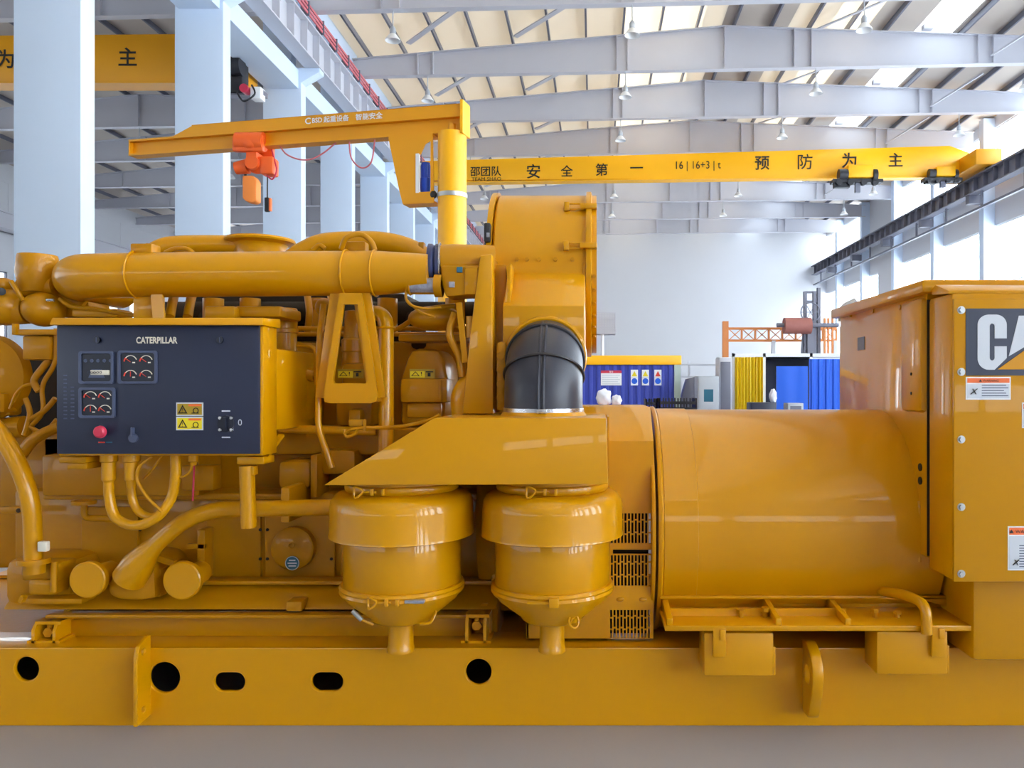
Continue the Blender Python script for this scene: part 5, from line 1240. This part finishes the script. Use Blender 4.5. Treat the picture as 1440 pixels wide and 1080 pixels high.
# ---- power cabinet
Xc = 1.65; Yf_, Yse, Yrear = 3.59, 3.86, 5.22
zb_, zt_ = ZA(818, Yf_), ZA(420, Yf_)
mb = MB(YEL); mb.box(Xc, 3.7, Yse+0.006, Yrear, 0.86, 2.17, 0.006)
mb.box(Xc-0.03, Xc+0.2, Yse+0.012, Yse+0.28, ZA(579, 4.05), 2.15, 0.03)
mb.box(Xc+0.02, Xc+0.5, Yrear-0.02, Yrear+0.08, 0.9, ZA(458, 5.25), 0.006)
cabn = part(mb, 'power_cabinet')
mb = MB(YEL); mb.box(Xc, 3.7, Yf_+0.012, Yse-0.006, zb_, zt_+0.03, 0.02); mb.build('front_housing', cabn)
mb = MB(YEL); mb.box(Xc+0.004, 3.7, Yf_-0.004, Yf_+0.012, zb_, zt_, 0.005); door = mb.build('front_panel', cabn)
mb = MB(YEL)
zl0, zl1 = ZA(411, 3.8), ZA(393, 3.8)
mb.box(Xc-0.05, 3.75, 3.8, Yrear+0.05, zl0, zl1, 0.012)
mb.prism([(3.79, zl0+0.01), (3.79, zl0-0.015), (Yf_+0.02, zt_+0.025), (Yf_+0.02, zt_+0.04), (3.75, zl0+0.03)], 'x', Xc-0.01, 3.72, 0.004)
mb.build('lid', cabn)
mb = MB(DARK); mb.box(Xc-0.002, Xc+0.05, Yse-0.004, Yse+0.004, 0.87, zl0-0.03); mb.build('door_seam', cabn)
for py in (436, 523, 618, 713, 807):
    c = P(1352, py, Yf_-0.006); mb = MB(ZINC); mb.cyl(c+V3(0, 0.004, 0), c, 0.018, seg=20); mb.cyl(c, c+V3(0, -0.01, 0), 0.012, seg=6); mb.build('panel_screw', cabn)
mb = MB(BEAMD); c = P(1207, 482, 4.8); mb.box(Xc-0.004, Xc, 4.75, 4.87, ZA(492, 4.8), ZA(474, 4.8)); mb.build('louvre_plate', cabn)['label'] = 'small grey plate on the side'
for Yq, py in ((5.0, 437), (4.6, 431), (4.2, 426), (3.92, 432)):
    mb = MB(YEL2); mb.cyl((Xc-0.008, Yq, ZA(py+6, Yq)), (Xc+0.01, Yq, ZA(py+6, Yq)), 0.014, seg=10); mb.build('side_bolt', cabn)
for py in (526, 553):
    mb = MB(DARK); mb.cyl((Xc-0.034, 3.98, ZA(py, 3.98)), (Xc-0.02, 3.98, ZA(py, 3.98)), 0.008, seg=10); mb.build('side_bolt', cabn)
for py in (657, 676):
    mb = MB(DARK); mb.cyl((Xc-0.006, 3.94, ZA(py, 3.94)), (Xc+0.01, 3.94, ZA(py, 3.94)), 0.02, seg=12); mb.build('knockout_hole', cabn)
mb = MB(YEL); mb.tube([(Xc-0.002, 3.95, ZA(705, 3.95)), (Xc-0.002, 3.95, ZA(790, 3.95))], 0.01, 8); mb.build('side_moulding', cabn)
mb = MB(GREYC); mb.tube(fillet([P(1186, 452, 5.32), P(1186, 434, 5.32), P(1204, 426, 5.32)], 0.08, 6), 0.035, 14); mb.build('cable_elbow', cabn)['label'] = 'pale grey cable elbow'
# maker's sign on the front panel
ysn = Yf_-0.004
def d2(px, py): return XA(px, ysn), ZA(py, ysn)
mb = MB(NAVY); a, d_ = d2(1358, 434); b, c_ = d2(1568, 528)
mb.box(a, b, ysn-0.003, ysn, c_, d_)
mb.mat(SIGNR)
def sp(poly): return [d2(*p) for p in poly]
oc = [(1414, 475), (1414, 453)]
# C with rounded corners
def arc(cx, cy, rx, ry, a0, a1, n=8): return [(cx+rx*math.cos(math.radians(a0+(a1-a0)*k/n)), cy-ry*math.sin(math.radians(a0+(a1-a0)*k/n))) for k in range(n+1)]
C = [(1415, 476)]+arc(1400, 457, 15, 14.5, 0, 90)+arc(1390, 457, 16, 14.5, 90, 180)+arc(1390, 504, 16, 16, 180, 270)+[(1398, 520), (1415, 503.5), (1415, 487), (1398, 487)]+[(1398, 503)]+arc(1394.5, 503, 3.5, 4, 0, -180)+arc(1394.5, 459, 3.5, 4, 180, 0)+[(1398, 476)]
mb.plate([sp(C)], 'y', ysn-0.005, ysn-0.003)
mb.plate([sp([(1432, 444), (1446, 444), (1454, 478), (1440, 488), (1418, 501)])], 'y', ysn-0.005, ysn-0.003)
mb.plate([sp([(1461, 484), (1466, 520), (1450, 520), (1449, 494)])], 'y', ysn-0.005, ysn-0.003)
mb.plate([sp([(1474, 444), (1516, 444), (1516, 457), (1503, 457), (1503, 520), (1487, 520), (1487, 457), (1474, 457)])], 'y', ysn-0.005, ysn-0.003)
mb.mat(YEL); mb.plate([sp([(1402, 519.5), (1458, 480), (1490, 519.5)])], 'y', ysn-0.0065, ysn-0.005)
mb.build('nameplate', cabn)['label'] = 'navy nameplate with big pale letters and a yellow triangle'
def wsticker(px0, px1, py0, py1, head, rows):
    a, d_ = d2(px0, py0); b, c_ = d2(px1, py1); mb = MB(WHITE); mb.box(a, b, ysn-0.002, ysn, c_, d_); m_ = 0.006
    mb.mat(ORNG); hh = head*ysn/F; mb.box(a+m_, b-m_, ysn-0.0035, ysn-0.001, d_-m_-hh, d_-m_)
    mb.mat(SIGNR); mb.box(a+m_, b-m_, ysn-0.0035, ysn-0.001, c_+m_, d_-2*m_-hh)
    mb.mat(INK); mb.text('▲ WARNING', ((a+b)/2, ysn-0.004, d_-m_-hh/2), h=hh*0.55)
    w = b-a
    mb.bar((a+0.02, ysn-0.004, c_+0.025), (a+0.05, ysn-0.004, c_+0.05), 0.012, 0.002); mb.bar((a+0.03, ysn-0.004, c_+0.05), (a+0.045, ysn-0.004, c_+0.025), 0.008, 0.002)
    mb.mat(GREYF)
    for k in range(rows):
        z = c_+0.016+0.012*k; mb.box(a+w*0.35, b-0.012-0.01*(k % 3), ysn-0.004, ysn-0.003, z, z+0.004)
    mb.build('warning_label', cabn)
wsticker(1358, 1421, 530, 562, 6.5, 5); wsticker(1417, 1462, 740, 802, 10, 9); wsticker(1437, 1500, 566, 602, 7, 5)
